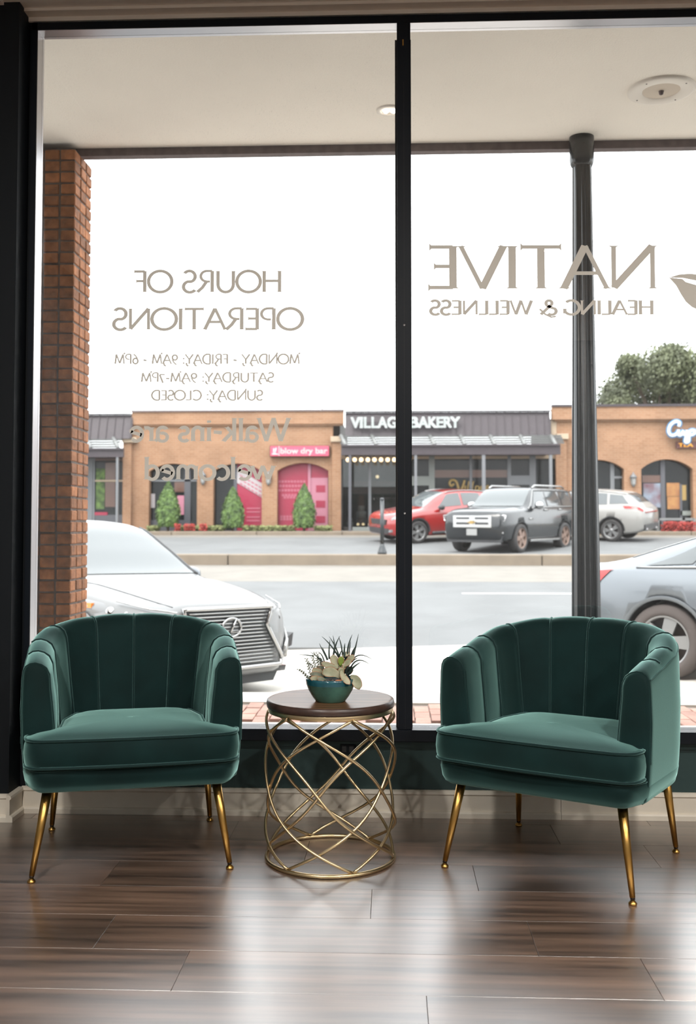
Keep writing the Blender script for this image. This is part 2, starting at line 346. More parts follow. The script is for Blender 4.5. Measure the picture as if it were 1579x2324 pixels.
def text_mesh(body, mats, parent, name, x0, x1, z0, z1, y, depth=0.03, bold=0.0, shear=0.0, mirror=False):
    """flat lettering facing -Y, fitted to the box x0..x1, z0..z1 (cap height) at y"""
    cu = bpy.data.curves.new('lettering', 'FONT'); cu.body = body; cu.size = 1; cu.extrude = 0.0; cu.shear = shear
    o = bpy.data.objects.new('lettering', cu); C.objects.link(o)
    bpy.context.view_layer.update()
    me = bpy.data.meshes.new_from_object(o.evaluated_get(bpy.context.evaluated_depsgraph_get()))
    bpy.data.objects.remove(o)
    xs = [v.co.x for v in me.vertices]; capz = 0.70
    sx = (x1 - x0) / (max(xs) - min(xs)); sz = (z1 - z0) / capz; mn = min(xs)
    bm = bmesh.new(); bm.from_mesh(me)
    if bold:                                             # heavier strokes: the outline repeated a hair to each side
        src = list(bm.faces)
        for ax, az in ((-1, -1), (1, -1), (-1, 1), (1, 1)):
            dd = bmesh.ops.duplicate(bm, geom=src)
            for g in dd['geom']:
                if isinstance(g, bmesh.types.BMVert): g.co.x += ax * bold; g.co.y += az * bold * .6
        bmesh.ops.delete(bm, geom=src, context='FACES')
    ex = bmesh.ops.extrude_face_region(bm, geom=list(bm.faces))
    for e in ex['geom']:
        if isinstance(e, bmesh.types.BMVert): e.co.z += 1.0
    for v in bm.verts:
        v.co = (x0 + (v.co.x - mn) * sx, y - (depth if v.co.z > 0.5 else 0.0), z0 + v.co.y * sz)
    bmesh.ops.recalc_face_normals(bm, faces=bm.faces)
    bm.to_mesh(me); bm.free(); me.materials.clear(); me.materials.append(mats)
    ob = bpy.data.objects.new(name, me); C.objects.link(ob); ob.parent = parent
    return ob

# ================================================================== THE ROOM
WX0, WX1 = -1.467, 4.70           # clear opening of the window frame
FY, GY = 4.10, 4.160               # front of the frame, glass plane
HEAD_Z, SILL_Z = 3.232, 0.352
CEIL_Z = 3.305
RX0, RX1, RY0 = -2.7, 5.2, -3.4   # room extents

# floor: planks run along the window wall
fl = MB().box(RX0, RX1, RY0, 4.16, -0.12, -0.021).build('floor', M['subfloor'], kind='structure')
PW, PL = 0.245, 1.22
edges = {0: 0.62, 1: -0.30, 2: 0.28, 3: -0.06, 4: 0.40, 5: -0.55}
def plank_mesh(L, W):
    mb = MB(); mb.box(0, L, 0, W, -0.02, 0.0, ch=0.0005); o = mb.build('plank', M['plank']); me = o.data; bpy.data.objects.remove(o); return me
full = plank_mesh(PL - 0.0012, PW - 0.0012)
row = 0; y1 = 3.80 + PW * 1.5
row_tops = []
yy = 3.80 + PW
while yy > RY0: row_tops.append(yy); yy -= PW
row_tops = [4.125] + row_tops
prev_top = None
for r_i, top in enumerate(row_tops):
    if r_i == 0: lo = row_tops[1]; w = top - lo
    else: lo = top - PW; w = PW
    start = edges.get(r_i - 1, rnd.uniform(-0.6, 0.6))
    x = start
    while x > RX0: x -= PL
    while x < RX1:
        a, b = max(x, RX0), min(x + PL, RX1)
        if b - a > 0.03:
            me = full if (abs(b - a - PL) < 1e-6 and abs(w - PW) < 1e-6) else plank_mesh(b - a - 0.0012, w - 0.0012)
            o = bpy.data.objects.new('plank', me); C.objects.link(o); o.parent = fl; o.location = (a, lo, rnd.uniform(-0.0003, 0.0003))
        x += PL

# shell
MB().box(RX0 - 0.1, RX1 + 0.1, RY0 - 0.1, 4.25, CEIL_Z, CEIL_Z + 0.12).build('ceiling', M['ceiling'], kind='structure')
MB().box(RX0, -1.51, 4.01, 4.18, 0.0, CEIL_Z).box(-1.51, -1.49, 4.135, 4.18, 0, CEIL_Z).build('wall_left', M['dark_paint'], kind='structure', label='charcoal wall pier to the left of the window')
MB().box(4.73, RX1, 4.01, 4.30, 0.0, CEIL_Z).build('wall_right', M['dark_paint'], kind='structure')
MB().box(RX0 - 0.1, RX0, RY0, 4.30, 0, CEIL_Z).build('wall_far_left', M['room_paint'], kind='structure')
MB().box(RX1, RX1 + 0.1, RY0, 4.30, 0, CEIL_Z).build('wall_far_right', M['room_paint'], kind='structure')
MB().box(RX0 - 0.1, RX1 + 0.1, RY0 - 0.1, RY0, 0, CEIL_Z).build('wall_back', M['room_paint'], kind='structure')
# wall under the window: green panel with a proud upper strip
kw = MB().box(-1.51, 4.73, 4.140, 4.30, -0.02, 0.305).build('wall_front', M['green_paint'], kind='structure', label='dark green wall panel under the window')
MB().box(-1.51, 4.73, 4.128, 4.142, 0.276, 0.305).build('rail', M['green_paint'], kw)
MB().box(-1.51, 4.73, 4.125, 4.19, 3.262, CEIL_Z).build('wall_header', M['dark_paint'], kind='structure')
tr = MB()
tr.box(-1.60, 4.7, 4.06, 4.124, CEIL_Z - 0.012, CEIL_Z).box(-1.60, 4.7, 4.112, 4.124, CEIL_Z - 0.030, CEIL_Z - 0.012).box(-1.60, -1.575, 3.2, 4.06, CEIL_Z - 0.012, CEIL_Z)
tr.build('trim_1', M['ceiling'], kind='structure', label='cream metal angle along the ceiling edge')
# baseboards
bb_prof = [(0, 0), (0, 0.018), (0.004, 0.024), (0.012, 0.026), (0.012, 0.086), (0.006, 0.092), (0.008, 0.101), (0.016, 0.106), (0.026, 0.106), (0.026, 0)]
MB().prism([(4.114 + y, z) for y, z in bb_prof], -1.50, 0.675, 'x').prism([(4.114 + y, z) for y, z in bb_prof], 0.6765, 4.73, 'x').build('baseboard_front', M['trim'], kind='structure')
MB().prism([(3.985 + y, z) for y, z in bb_prof], RX0, -1.510, 'x').build('baseboard_left', M['trim'], kind='structure', label='cream baseboard on the charcoal pier')
MB().prism([(-1.484 - y, z) for y, z in bb_prof], 3.985, 4.122, 'y').build('baseboard_return', M['trim'], kind='structure')
MB().prism([(3.985 + y, z) for y, z in bb_prof], 4.73, RX1, 'x').build('baseboard_right', M['trim'], kind='structure')
# ceiling lamps of the room (behind the camera)
for i, (lx, ly) in enumerate([(-1.2, 0.6), (1.2, 0.6), (3.6, 0.6), (-1.2, -1.8), (1.2, -1.8), (3.6, -1.8)]):
    t = thing('ceiling_light', 'round ceiling downlight in the room behind the viewer, %s of the %s row' % (('left', 'middle', 'right')[i % 3], ('front', 'rear')[i // 3]), 'lamp', (lx, ly, CEIL_Z), group='room downlights')
    MB().lathe([(0.075, 0), (0.11, 0), (0.115, -0.012), (0.10, -0.018), (0.08, -0.010)], 24, cap=False).build('trim_ring', M['trim'], t)
    MB().lathe([(0.0, -0.004), (0.08, -0.006)], 20, cap=False).build('diffuser', M['bulb'], t)
    l = light('ceiling_lamp', 'AREA', (lx, ly, CEIL_Z - 0.03), (0, 0, 0), 82.0, (1.0, 0.965, 0.91), shape='DISK', size=0.16)

# ================================================================== WINDOW
win = struct('window_1', 'dark framed shop window with two tall panes')
fr = MB()
fr.box(-1.490, WX0, FY, 4.182, SILL_Z - 0.05, HEAD_Z + 0.03)
fr.box(WX1, 4.73, FY, 4.182, SILL_Z - 0.05, HEAD_Z + 0.03)
fr.box(-1.490, 4.73, FY, 4.182, HEAD_Z, HEAD_Z + 0.03)
fr.build('frame', M['frame'], win)
lin = MB()                                              # satin aluminium lining of the reveal
lin.box(WX0, WX0 + 0.002, FY + 0.002, GY + 0.020, SILL_Z, HEAD_Z)
lin.box(WX1 - 0.002, WX1, FY + 0.002, GY + 0.020, SILL_Z, HEAD_Z)
lin.box(WX0, WX1, FY + 0.002, GY + 0.020, HEAD_Z - 0.002, HEAD_Z)
lin.build('reveal_lining', M['alu'], win, label='satin aluminium reveal')
sl = MB().box(-1.490, 4.73, 4.085, 4.20, 0.305, SILL_Z, ch=0.003)
sl.build('sill', M['frame'], win)
mu = MB().box(0.0305, 0.0855, FY - 0.004, 4.185, SILL_Z, HEAD_Z, ch=0.0015)
mull = mu.build('mullion', M['frame'], win)
MB().box(0.0575, 0.0585, FY - 0.0046, FY - 0.003, SILL_Z, HEAD_Z - 0.25).build('groove', M['seal'], mull)
MB().box(0.0225, 0.0305, GY - 0.012, GY + 0.012, SILL_Z, HEAD_Z - 0.05).box(0.0855, 0.0885, GY - 0.012, GY + 0.012, SILL_Z, HEAD_Z - 0.05).build('gasket', M['seal'], mull)
for z in (onY(918, 738, FY).z, onY(920, 1165, FY).z):
    MB().lathe([(0.0, 0.0018), (0.004, 0.0015), (0.0048, 0)], 12).xf(Matrix.Translation((0.058, FY - 0.0045, z)) @ Matrix.Rotation(R(90), 4, 'X')).build('screw', M['alu'], mull)
MB().box(0.053, 0.058, FY - 0.008, FY - 0.003, HEAD_Z - 0.10, HEAD_Z - 0.075).build('clip', M['brass'], mull)
MB().box(WX0 + 0.002, 0.0305, GY - 0.003, GY + 0.003, SILL_Z, HEAD_Z - 0.002).build('pane', M['glass_low'], win)
for k, (a, b) in enumerate([(0.0855, 1.583), (1.638, 3.136), (3.191, WX1 - 0.002)]):
    MB().box(a, b, GY - 0.003, GY + 0.003, SILL_Z, HEAD_Z - 0.002).build('pane', M['glass_low'], win)
    if k: MB().box(a - 0.055, a, FY - 0.004, 4.185, SILL_Z, HEAD_Z, ch=0.0015).build('mullion', M['frame'], win)
FILM_Z = onY(500, 535, GY).z
M['film'] = glass_mat('clear window film', 0.0022, 0, ior=1.06)
MB().box(WX0 + 0.004, 0.0225, GY - 0.0052, GY - 0.0044, SILL_Z + 0.001, FILM_Z).build('window_film', M['film'], win)
MB().box(0.0890, 1.58, GY - 0.0052, GY - 0.0044, SILL_Z + 0.001, FILM_Z).build('window_film', M['film'], win)

# outlet on the wall strip under the window
t = thing('wall_outlet', 'dark electrical outlet on the green wall strip behind the gold side table', 'outlet', (onY(790, 1695, 4.126).x, 4.128, 0.268))
MB().box(-0.032, 0.032, -0.005, 0.0, -0.018, 0.018, ch=0.0015).build('cover_plate', M['dark_paint'], t)
for dx in (-0.016, 0.013):
    sk = MB().box(dx - 0.009, dx + 0.009, -0.007, -0.004, -0.013, 0.013, ch=0.001).build('socket', M['plastic'], t)
    MB().box(dx - 0.005, dx - 0.003, -0.0076, -0.006, -0.004, 0.006).box(dx + 0.003, dx + 0.005, -0.0076, -0.006, -0.004, 0.006).build('slot', M['seal'], sk)

# ================================================================== LETTERING ON THE GLASS (reads from the street, so mirrored from in here)
def arc(cx, cy, rx, ry, a0, a1, n=14):
    return [(cx + rx * math.cos(R(a0 + (a1 - a0) * i / n)), cy + ry * math.sin(R(a0 + (a1 - a0) * i / n))) for i in range(n + 1)]
K, T = 1.0, 0.62
def ln(*p): return [(p[i], p[i + 1]) for i in range(0, len(p), 2)]
GL = {
 'A': (.80, [(T,1,0,ln(.02,0,.40,1)), (K,0,1,ln(.40,1,.78,0)), (T,0,0,ln(.16,.36,.64,.36))]),
 'C': (.82, [(K,1,1,arc(.46,.5,.42,.5,48,312,22))]),
 'D': (.82, [(K,1,1,ln(.12,0,.12,1)), (K,0,0,ln(.12,1,.34,1)+arc(.34,.5,.42,.5,90,-90,18)+ln(.12,0))]),
 'E': (.58, [(K,1,1,ln(.12,0,.12,1)), (T,0,1,ln(.12,.975,.54,.975)), (T,0,1,ln(.12,.52,.46,.52)), (T,0,1,ln(.12,.025,.56,.025))]),
 'F': (.56, [(K,1,1,ln(.12,0,.12,1)), (T,0,1,ln(.12,.975,.54,.975)), (T,0,1,ln(.12,.52,.46,.52))]),
 'G': (.86, [(K,1,0,arc(.46,.5,.42,.5,48,330,22)), (K,1,0,ln(.82,.42,.82,.08))]),
 'H': (.84, [(K,1,1,ln(.12,0,.12,1)), (K,1,1,ln(.72,0,.72,1)), (T,0,0,ln(.12,.53,.72,.53))]),
 'I': (.26, [(K,1,1,ln(.13,0,.13,1))]),
 'L': (.56, [(K,1,1,ln(.12,0,.12,1)), (T,0,1,ln(.12,.025,.55,.025))]),
 'M': (1.0, [(T,1,0,ln(.10,0,.20,1)), (K,0,0,ln(.20,1,.50,.06)), (T,0,0,ln(.50,.06,.80,1)), (K,0,1,ln(.80,1,.90,0))]),
 'N': (.88, [(T,1,1,ln(.10,0,.10,1)), (K,0,0,ln(.10,1,.78,.02)), (T,0,1,ln(.78,.02,.78,1))]),
 'O': (.98, [(K,0,0,arc(.49,.5,.46,.5,0,360,34))]),
 'P': (.62, [(K,1,1,ln(.12,0,.12,1)), (T,0,0,ln(.12,1,.32,1)+arc(.32,.74,.26,.26,90,-90,12)+ln(.22,.48))]),
 'R': (.72, [(K,1,1,ln(.12,0,.12,1)), (T,0,0,ln(.12,1,.32,1)+arc(.32,.75,.25,.25,90,-90,12)+ln(.2,.5)), (K,0,1,ln(.34,.5,.50,.22,.70,0))]),
 'S': (.58, [(K,1,1,arc(.30,.74,.23,.26,35,250,14)+arc(.28,.25,.25,.26,70,-145,14))]),
 'T': (.76, [(K,1,0,ln(.38,0,.38,1)), (T,1,1,ln(.02,.975,.74,.975))]),
 'U': (.82, [(K,1,0,ln(.11,1,.11,.38)+arc(.41,.36,.30,.36,180,360,14)+ln(.71,1)), (T,1,0,ln(.71,1,.71,.9))]),
 'V': (.80, [(K,1,0,ln(.02,1,.40,0)), (T,0,1,ln(.40,0,.78,1))]),
 'W': (1.16, [(K,1,0,ln(.02,1,.32,0)), (T,0,0,ln(.32,0,.58,1)), (K,0,0,ln(.58,1,.86,0)), (T,0,1,ln(.86,0,1.14,1))]),
 'Y': (.74, [(K,1,0,ln(.02,1,.36,.46)), (T,0,1,ln(.72,1,.36,.46)), (K,0,1,ln(.36,.46,.36,0))]),
 '&': (.95, [(T,0,0,ln(.92,.40,.62,.02,.30,-.18,.05,-.12)), (K,0,0,ln(.86,.0,.36,.62)+arc(.42,.80,.16,.20,200,-60,14)+ln(.2,.45)+arc(.28,.24,.24,.25,130,320,12))]),
 ':': (.26, [(K,0,0,ln(.12,.0,.12,.16)), (K,0,0,ln(.12,.46,.12,.62))]),
 '-': (.40, [(K,0,0,ln(.05,.36,.35,.40))]),
 '9': (.58, [(K,0,0,arc(.28,.66,.22,.26,0,360,20)), (T,0,0,ln(.50,.66,.46,.34,.30,.06,.12,-.08))]),
 '6': (.58, [(K,0,0,arc(.28,.30,.22,.28,0,360,20)), (T,0,0,ln(.06,.34,.14,.62,.30,.88,.46,1.0))]),
 '7': (.54, [(T,1,0,ln(.04,.80,.50,.80)), (K,0,0,ln(.50,.80,.20,-.1))]),
 ' ': (.38, []),
 'a': (.52, [(K,1,1,arc(.22,.44,.17,.16,150,20,8)+ln(.40,.40,.40,.10,.50,.0)), (T,0,0,arc(.22,.17,.18,.18,60,330,14))]),
 'l': (.26, [(K,1,1,ln(.13,0,.13,1.0))]),
 'k': (.54, [(K,1,1,ln(.12,0,.12,1.0)), (T,0,1,ln(.13,.26,.40,.60)), (K,0,1,ln(.22,.36,.52,0))]),
 'i': (.26, [(K,1,1,ln(.13,0,.13,.60)), (K,0,0,ln(.13,.80,.13,.90))]),
 'n': (.60, [(K,1,1,ln(.12,0,.12,.60)), (K,0,1,ln(.12,.44)+arc(.30,.40,.17,.20,150,0,10)+ln(.47,0))]),
 's': (.42, [(K,1,1,arc(.21,.45,.15,.15,35,250,10)+arc(.20,.16,.17,.16,70,-145,10))]),
 'r': (.42, [(K,1,1,ln(.12,0,.12,.60)), (K,0,1,ln(.12,.42)+arc(.30,.40,.17,.18,150,60,6))]),
 'e': (.56, [(K,0,0,ln(.07,.26,.48,.40)+arc(.27,.30,.22,.30,20,315,20))]),
 'w': (.84, [(K,1,0,ln(.02,.60,.22,0)), (T,0,0,ln(.22,0,.42,.60)), (K,0,0,ln(.42,.60,.62,0)), (T,0,1,ln(.62,0,.82,.60))]),
 'c': (.52, [(K,1,0,arc(.28,.30,.23,.30,50,312,18))]),
 'o': (.62, [(K,0,0,arc(.30,.30,.26,.30,0,360,26))]),
 'm': (.92, [(K,1,1,ln(.12,0,.12,.60)), (K,0,1,ln(.12,.44)+arc(.28,.40,.16,.20,150,0,10)+ln(.44,0)), (K,0,1,ln(.44,.44)+arc(.61,.40,.16,.20,150,0,10)+ln(.77,0))]),
 'd': (.62, [(K,1,1,ln(.48,0,.48,1.0)), (K,0,0,arc(.27,.30,.21,.30,40,320,20))]),
}
def ribbon(mb, pts, w, s0, s1, P, serif):
    n = len(pts); Ls, Rs = [], []
    closed = n > 3 and abs(pts[0][0]-pts[-1][0]) < 1e-4 and abs(pts[0][1]-pts[-1][1]) < 1e-4
    for i in range(n):
        a = pts[i-1] if i else (pts[-2] if closed else pts[0]); b = pts[i+1] if i < n-1 else (pts[1] if closed else pts[-1])
        dx, dy = b[0]-a[0], b[1]-a[1]; l = math.hypot(dx, dy) or 1
        k = w / 2
        Ls.append((pts[i][0] - dy/l*k, pts[i][1] + dx/l*k)); Rs.append((pts[i][0] + dy/l*k, pts[i][1] - dx/l*k))
    k_ = len(mb.f) * .02                                  # each stroke a hair above the last, so that none lies in the plane of another
    mb.add([P(*p, k_) for p in Ls + Rs], [(i, i+1, n+i+1, n+i) for i in range(n-1)])
    for flag, e, q in ((s0, pts[0], pts[1]), (s1, pts[-1], pts[-2])):
        if not flag or not serif: continue
        dx, dy = q[0]-e[0], q[1]-e[1]; l = math.hypot(dx, dy) or 1; dx /= l; dy /= l
        vert = abs(dy) > 0.5
        ax, ay = (1, 0) if vert else (0, 1)
        h, hw = serif * 0.75, w/2 + serif
        tri = [(e[0]-ax*hw, e[1]-ay*hw), (e[0]+ax*hw, e[1]+ay*hw), (e[0]+ax*w*.5+dx*h, e[1]+ay*w*.5+dy*h), (e[0]-ax*w*.5+dx*h, e[1]-ay*w*.5+dy*h)]
        mb.add([P(*p, k_ - .01 - .005 * (e is pts[0])) for p in tri], [(0,1,2,3)])
LY = GY - 0.0062
def glass_line(name, text, px0, px1, pytop, pybase, weight, serif, parent, swash=False, thin=0.62):
    total = sum(GL[c][0] for c in text) + 0.0
    a = onY(px0, pybase, LY); b = onY(px1, pybase, LY); top = onY((px0 + px1) / 2, pytop, LY).z
    sx = (b.x - a.x) / total; sz = top - (a.z + b.z) / 2; cur = 0.0
    wr = sx / sz
    for ch in text:
        adv, strokes = GL[ch]; mb = MB()
        def P(x, z, k):
            f = (cur + x) / total
            return (b.x - (cur + x) * sx, LY - 0.0004 - 0.0010 * k, a.z * f + b.z * (1 - f) + z * sz)
        for w, s0, s1, pts in strokes:
            ribbon(mb, pts, weight * (1.0 if w == K else thin), s0, s1, P, serif)
        if swash and ch in 'MNYRA' :
            x0 = adv - .12
            ribbon(mb, [(x0 - .02, .12), (x0, .0), (x0 - .06, -.16), (x0 - .2, -.2)] if ch in 'YRA' else [(.12, 1.0), (.08, 1.1), (.0, 1.12)], weight, 0, 0, P, 0)
        if mb.v: mb.build('letter', M['vinyl'], parent)
        cur += adv
t = thing('window_lettering', 'mirrored taupe opening hours lettering on the left window pane', 'lettering', (0, 0, 0))
glass_line('heading_line', 'HOURS OF', 303, 641, 615, 663, 0.140, 0.045, t, thin=0.85)
glass_line('heading_line', 'OPERATIONS', 255, 688, 700, 748, 0.140, 0.045, t, thin=0.85)
glass_line('hours_line', 'MONDAY - FRIDAY: 9AM - 6PM', 259, 681, 804, 826, 0.165, 0.02, t, True, 0.80)
glass_line('hours_line', 'SATURDAY: 9AM-7PM', 319, 622, 846, 867, 0.165, 0.02, t, True, 0.80)
glass_line('hours_line', 'SUNDAY: CLOSED', 343, 597, 886, 908, 0.165, 0.02, t, True, 0.80)
glass_line('invitation_line', 'Walk-ins are', 292, 656, 949, 1001, 0.150, 0.05, t, thin=0.9)
glass_line('invitation_line', 'welcomed', 324, 622, 1037, 1088, 0.150, 0.05, t, thin=0.9)
t = thing('shop_lettering', 'mirrored taupe shop name lettering with leaf emblem on the right window pane', 'lettering', (0, 0, 0))
glass_line('name_line', 'NATIVE', 969, 1494, 558, 655, 0.135, 0.05, t)
glass_line('tagline', 'HEALING & WELLNESS', 975, 1484, 682, 714, 0.185, 0.05, t, thin=0.65)
lf = MB()
def leafpoly(px):
    pts = [onY(x, y, LY) for x, y in px]; n = len(pts)
    lf.add([(p.x, LY, p.z) for p in pts], [tuple(range(n))])
leafpoly([(1518,630),(1540,623),(1565,621),(1590,624),(1612,634),(1630,650),(1642,672),(1632,668),(1606,648),(1580,637),(1550,631)])
leafpoly([(1518,630),(1548,633),(1556,640),(1580,647),(1606,660),(1630,680),(1642,676),(1648,700),(1640,720),(1615,716),(1590,706),(1570,697),(1556,685),(1545,668),(1534,648)])
lf.build('leaf_emblem', M['vinyl'], t)

# ================================================================== OUTSIDE: the covered walk
MB().box(-6, 6, 4.20, 5.83, 3.372, 3.52).build('wall_soffit', M['soffit'], kind='structure', label='cream stucco soffit over the walk')
MB().box(-6, 6, 5.79, 5.85, 3.326, 3.40).box(-6, 6, 5.80, 5.86, 3.40, 3.75).build('trim_2', M['beam'], kind='structure', label='brown grey beam along the soffit edge')
MB().box(-6, 6, 4.19, 4.30, 3.302, 3.372).box(-6, -1.62, 4.185, 4.25, -0.1, 3.372)  .box(4.8, 6, 4.20, 4.30, -0.1, 3.372).box(-6, 6, 4.20, 5.80, 3.52, 3.9).build('wall_outside', M['dark_paint'], kind='structure')

# brick pillar: stack bond headers
PY0 = 5.695; PXR = onY(164, 1000, PY0).x
bw, bd, bh, mg = 0.0845, 0.098, 0.0565, 0.0105
pil = thing('brick_pillar', 'square red brick pillar outside the left end of the window', 'pillar', (PXR, PY0, -0.08))
nx, ny, nz = 4, 3, 51
W_, D_ = nx * (bw + mg) - mg, ny * (bd + mg) - mg
MB().box(-W_ + 0.007, -0.007, 0.007, D_ - 0.007, 0, nz * (bh + mg)).build('mortar_core', M['mortar'], pil)
bo = MB().box(-bw/2, bw/2, -bd/2, bd/2, -bh/2, bh/2, ch=0.0045).build('brick', M['pillar_brick'], pil)
first = True; rest = MB()
for k in range(nz):
    z = (k + 0.5) * (bh + mg)
    for i in range(nx):
        for j in range(ny):
            if 0 < i < nx - 1 and 0 < j < ny - 1: continue
            x = -bw/2 - i * (bw + mg); y = bd/2 + j * (bd + mg)
            jx, jy = rnd.uniform(-.002, .002), rnd.uniform(-.002, .002)
            if (j == 0 and i < 3) or (i == 0):
                if first: c = bo; first = False
                else: c = copy_part(bo, 'brick', pil)
                c.location = (x + jx, y + jy, z + rnd.uniform(-.0015, .0015)); c.rotation_euler = (0, rnd.uniform(-.02, .02), rnd.uniform(-.025, .025))
            else: rest.box(x + jx - bw/2, x + jx + bw/2, y + jy - bd/2, y + jy + bd/2, z - bh/2, z + bh/2)
rest.build('hidden_brickwork', M['pillar_brick'], pil, kind='stuff')

# black fluted post
pc = onY(1330, 1390, 5.74)
post = thing('iron_post', 'black fluted iron porch post outside the right pane', 'post', (pc.x, 5.74, -0.08))
def flute_ring(r, z):
    out = []
    for k in range(64):
        a = 2 * math.pi * k / 64; ph = (k % 8) / 8.0
        q = max(abs(math.cos(a)), abs(math.sin(a)))
        rr = r * (0.86 + 0.14 / q) * (1 - 0.085 * (1 if 2 <= (k % 8) <= 5 else 0))
        out.append((rr * math.cos(a), rr * math.sin(a), z))
    return out
MB().rings([flute_ring(0.090, 0.30), flute_ring(0.0795, 0.75), flute_ring(0.071, 1.6), flute_ring(0.061, 2.5), flute_ring(0.0535, 3.30)], smooth=False).build('shaft', M['iron'], post)
MB().lathe([(0.056, 3.28), (0.066, 3.30), (0.070, 3.32), (0.069, 3.35), (0.069, 3.455)], 28).build('capital', M['iron'], post)
MB().lathe([(0.14, 0), (0.14, 0.16), (0.12, 0.20), (0.10, 0.26), (0.095, 0.32)], 28).build('base', M['iron'], post)

# soffit fixtures
p = onZ(1500, 203, 3.372)
t = thing('soffit_speaker', 'round cream soffit fixture with a perforated centre', 'fixture', (p.x, p.y, 3.372))
M['fixture'] = mat('cream fixture paint', (0.78, 0.73, 0.66), 0.5); M['mesh_plate'] = mat('perforated plate', (0.60, 0.52, 0.43), 0.6)
MB().lathe([(0.168, 0.0), (0.166, -0.010), (0.150, -0.014), (0.098, -0.012), (0.092, -0.006)], 48, cap=False).build('rim', M['fixture'], t)
MB().lathe([(0.0, -0.009), (0.05, -0.009), (0.094, -0.007)], 40, cap=False).build('perforated_plate', M['mesh_plate'], t)
MB().lathe([(0.0, -0.030), (0.010, -0.026), (0.014, -0.008)], 12, cap=False).build('centre_knob', M['beam'], t)
for k in range(4):
    a = R(45 + 90 * k); MB().lathe([(0.0, -0.0155), (0.004, -0.015), (0.005, -0.012)], 8, c=(0.138 * math.cos(a), 0.138 * math.sin(a), 0)).build('screw', M['beam'], t)
p = onZ(884, 250, 3.372)
t = thing('soffit_downlight', 'lit recessed downlight in the soffit beside the mullion', 'lamp', (p.x, p.y, 3.372))
MB().lathe([(0.072, 0.0), (0.070, -0.006), (0.052, -0.008), (0.048, -0.002)], 32, cap=False).build('trim_ring', M['fixture'], t)
M['hot'] = mat('lit lamp', (1, .95, .9), .4, emit=9, emit_col=(1.0, 0.93, 0.82))
for dx in (-0.020, 0.020):
    MB().lathe([(0.0, -0.016), (0.010, -0.014), (0.016, -0.006), (0.017, 0.0)], 16, c=(dx, 0, 0)).build('bulb', M['hot'], t)

# ================================================================== OUTSIDE: the ground, rising across the street
def strip(name, prof, m, label=None, x0=-40, x1=40, thick=0.25):
    mb = MB(); pr = [(y, z) for y, z in prof] + [(y, z - thick) for y, z in reversed(prof)]
    mb.prism(pr, x0, x1, 'x'); return mb.build(name, m, kind='structure', label=label)
strip('pavement', [(4.30, -0.05), (6.33, -0.05)], M['walk'], 'pale concrete walk under the soffit')
strip('pavement_band', [(6.33, -0.066), (7.06, -0.066)], M['joint'], 'sandy bed of the brick band')
strip('pavement_edge', [(7.06, -0.05), (7.5, -0.055), (7.86, -0.12), (7.93, -0.15), (7.95, -0.28)], M['walk'])
def cross_fall(x): return max(-.06, min(.11, .034 * x))
mb = MB(); prof_ = [(7.95, -0.28), (9.5, -0.33), (13.28, -0.40)]
for (xa, xb) in ((-40, -1.8), (-1.8, 3.2), (3.2, 40)):
    for (ya, za), (yb, zb) in zip(prof_, prof_[1:]):
        mb.add([(x, y, z + cross_fall(x) - dn) for dn in (0, .3) for x, y, z in ((xa, ya, za), (xb, ya, za), (xb, yb, zb), (xa, yb, zb))], [(0,1,2,3), (7,6,5,4), (0,4,5,1), (1,5,6,2), (2,6,7,3), (3,7,4,0)])
mb.build('parking_bay', M['walk'], kind='structure', label='pale concrete parking bay')
strip('road', [(13.28, -0.41), (22.5, -0.048)], M['asphalt'], 'grey asphalt road')
strip('gutter', [(22.5, -0.046), (26.0, 0.18)], M['concrete'])
strip('far_road', [(26.55, 0.44), (27.2, 0.40), (30, 0.46), (33, 0.70), (35, 0.80)], M['asphalt'], 'grey asphalt of the far car park')
strip('far_gutter', [(35, 0.80), (36, 0.862)], M['concrete'])
strip('far_ground', [(36.3, 0.99), (38.5, 1.04), (60, 1.1)], M['concrete'])
# brick band: every paver its own piece
band = [o for o in C.objects if o.name.startswith('pavement_band')][0]
pv = MB().box(-0.0475, 0.0475, -0.0965, 0.0965, -0.05, 0.0, ch=0.003).build('paver', M['paver'], band)
firstp = True
for i in range(-22, 23):
    for k in range(4):
        y = 6.33 + 0.098 + k * 0.2 + (0.1 if i % 2 else 0.0)
        if y > 7.02: continue
        if firstp: c = pv; firstp = False
        else: c = copy_part(pv, 'paver', band)
        c.location = (i * 0.102, y, -0.05 + rnd.uniform(-0.003, 0.003)); c.rotation_euler = (rnd.uniform(-.01, .01), rnd.uniform(-.01, .01), rnd.uniform(-.03, .03))
# median kerb, cast in lengths
kb = struct('trim_3', 'tan concrete kerb of the street median')
xs = [-40, -22, onY(40, 1270, 26).x, onY(517, 1270, 26).x, onY(1230, 1270, 26).x, onY(1700, 1270, 26).x, 22, 40]
for a, b in zip(xs, xs[1:]):
    MB().box(a + 0.012, b - 0.012, 26.0, 26.55, 0.1, 0.455, ch=0.02).build('kerb_stone', M['concrete2'], kb)
kb = struct('trim_4', 'tan kerb in front of the shops')
xs = [-40] + [-20 + 3.05 * k for k in range(14)] + [40]
for a, b in zip(xs, xs[1:]):
    MB().box(a + 0.008, b - 0.008, 36.0, 36.3, 0.75, 1.0, ch=0.02).build('kerb_stone', M['concrete2'], kb)
a, b = onZ(1048, 1347, -0.2), onZ(1500, 1345, -0.2)
slope = (0.41 - 0.048) / (22.5 - 13.28)
def roadz(y): return -0.41 + (y - 13.28) * slope
def on_road(px, py):
    d = ray(px, py); lo, hi = 13.3, 22.5
    for _ in range(40):
        mid = (lo + hi) / 2; zz = EYE + d.z / d.y * mid
        if zz > roadz(mid): lo = mid
        else: hi = mid
    return Vector((d.x / d.y * lo, lo, roadz(lo)))
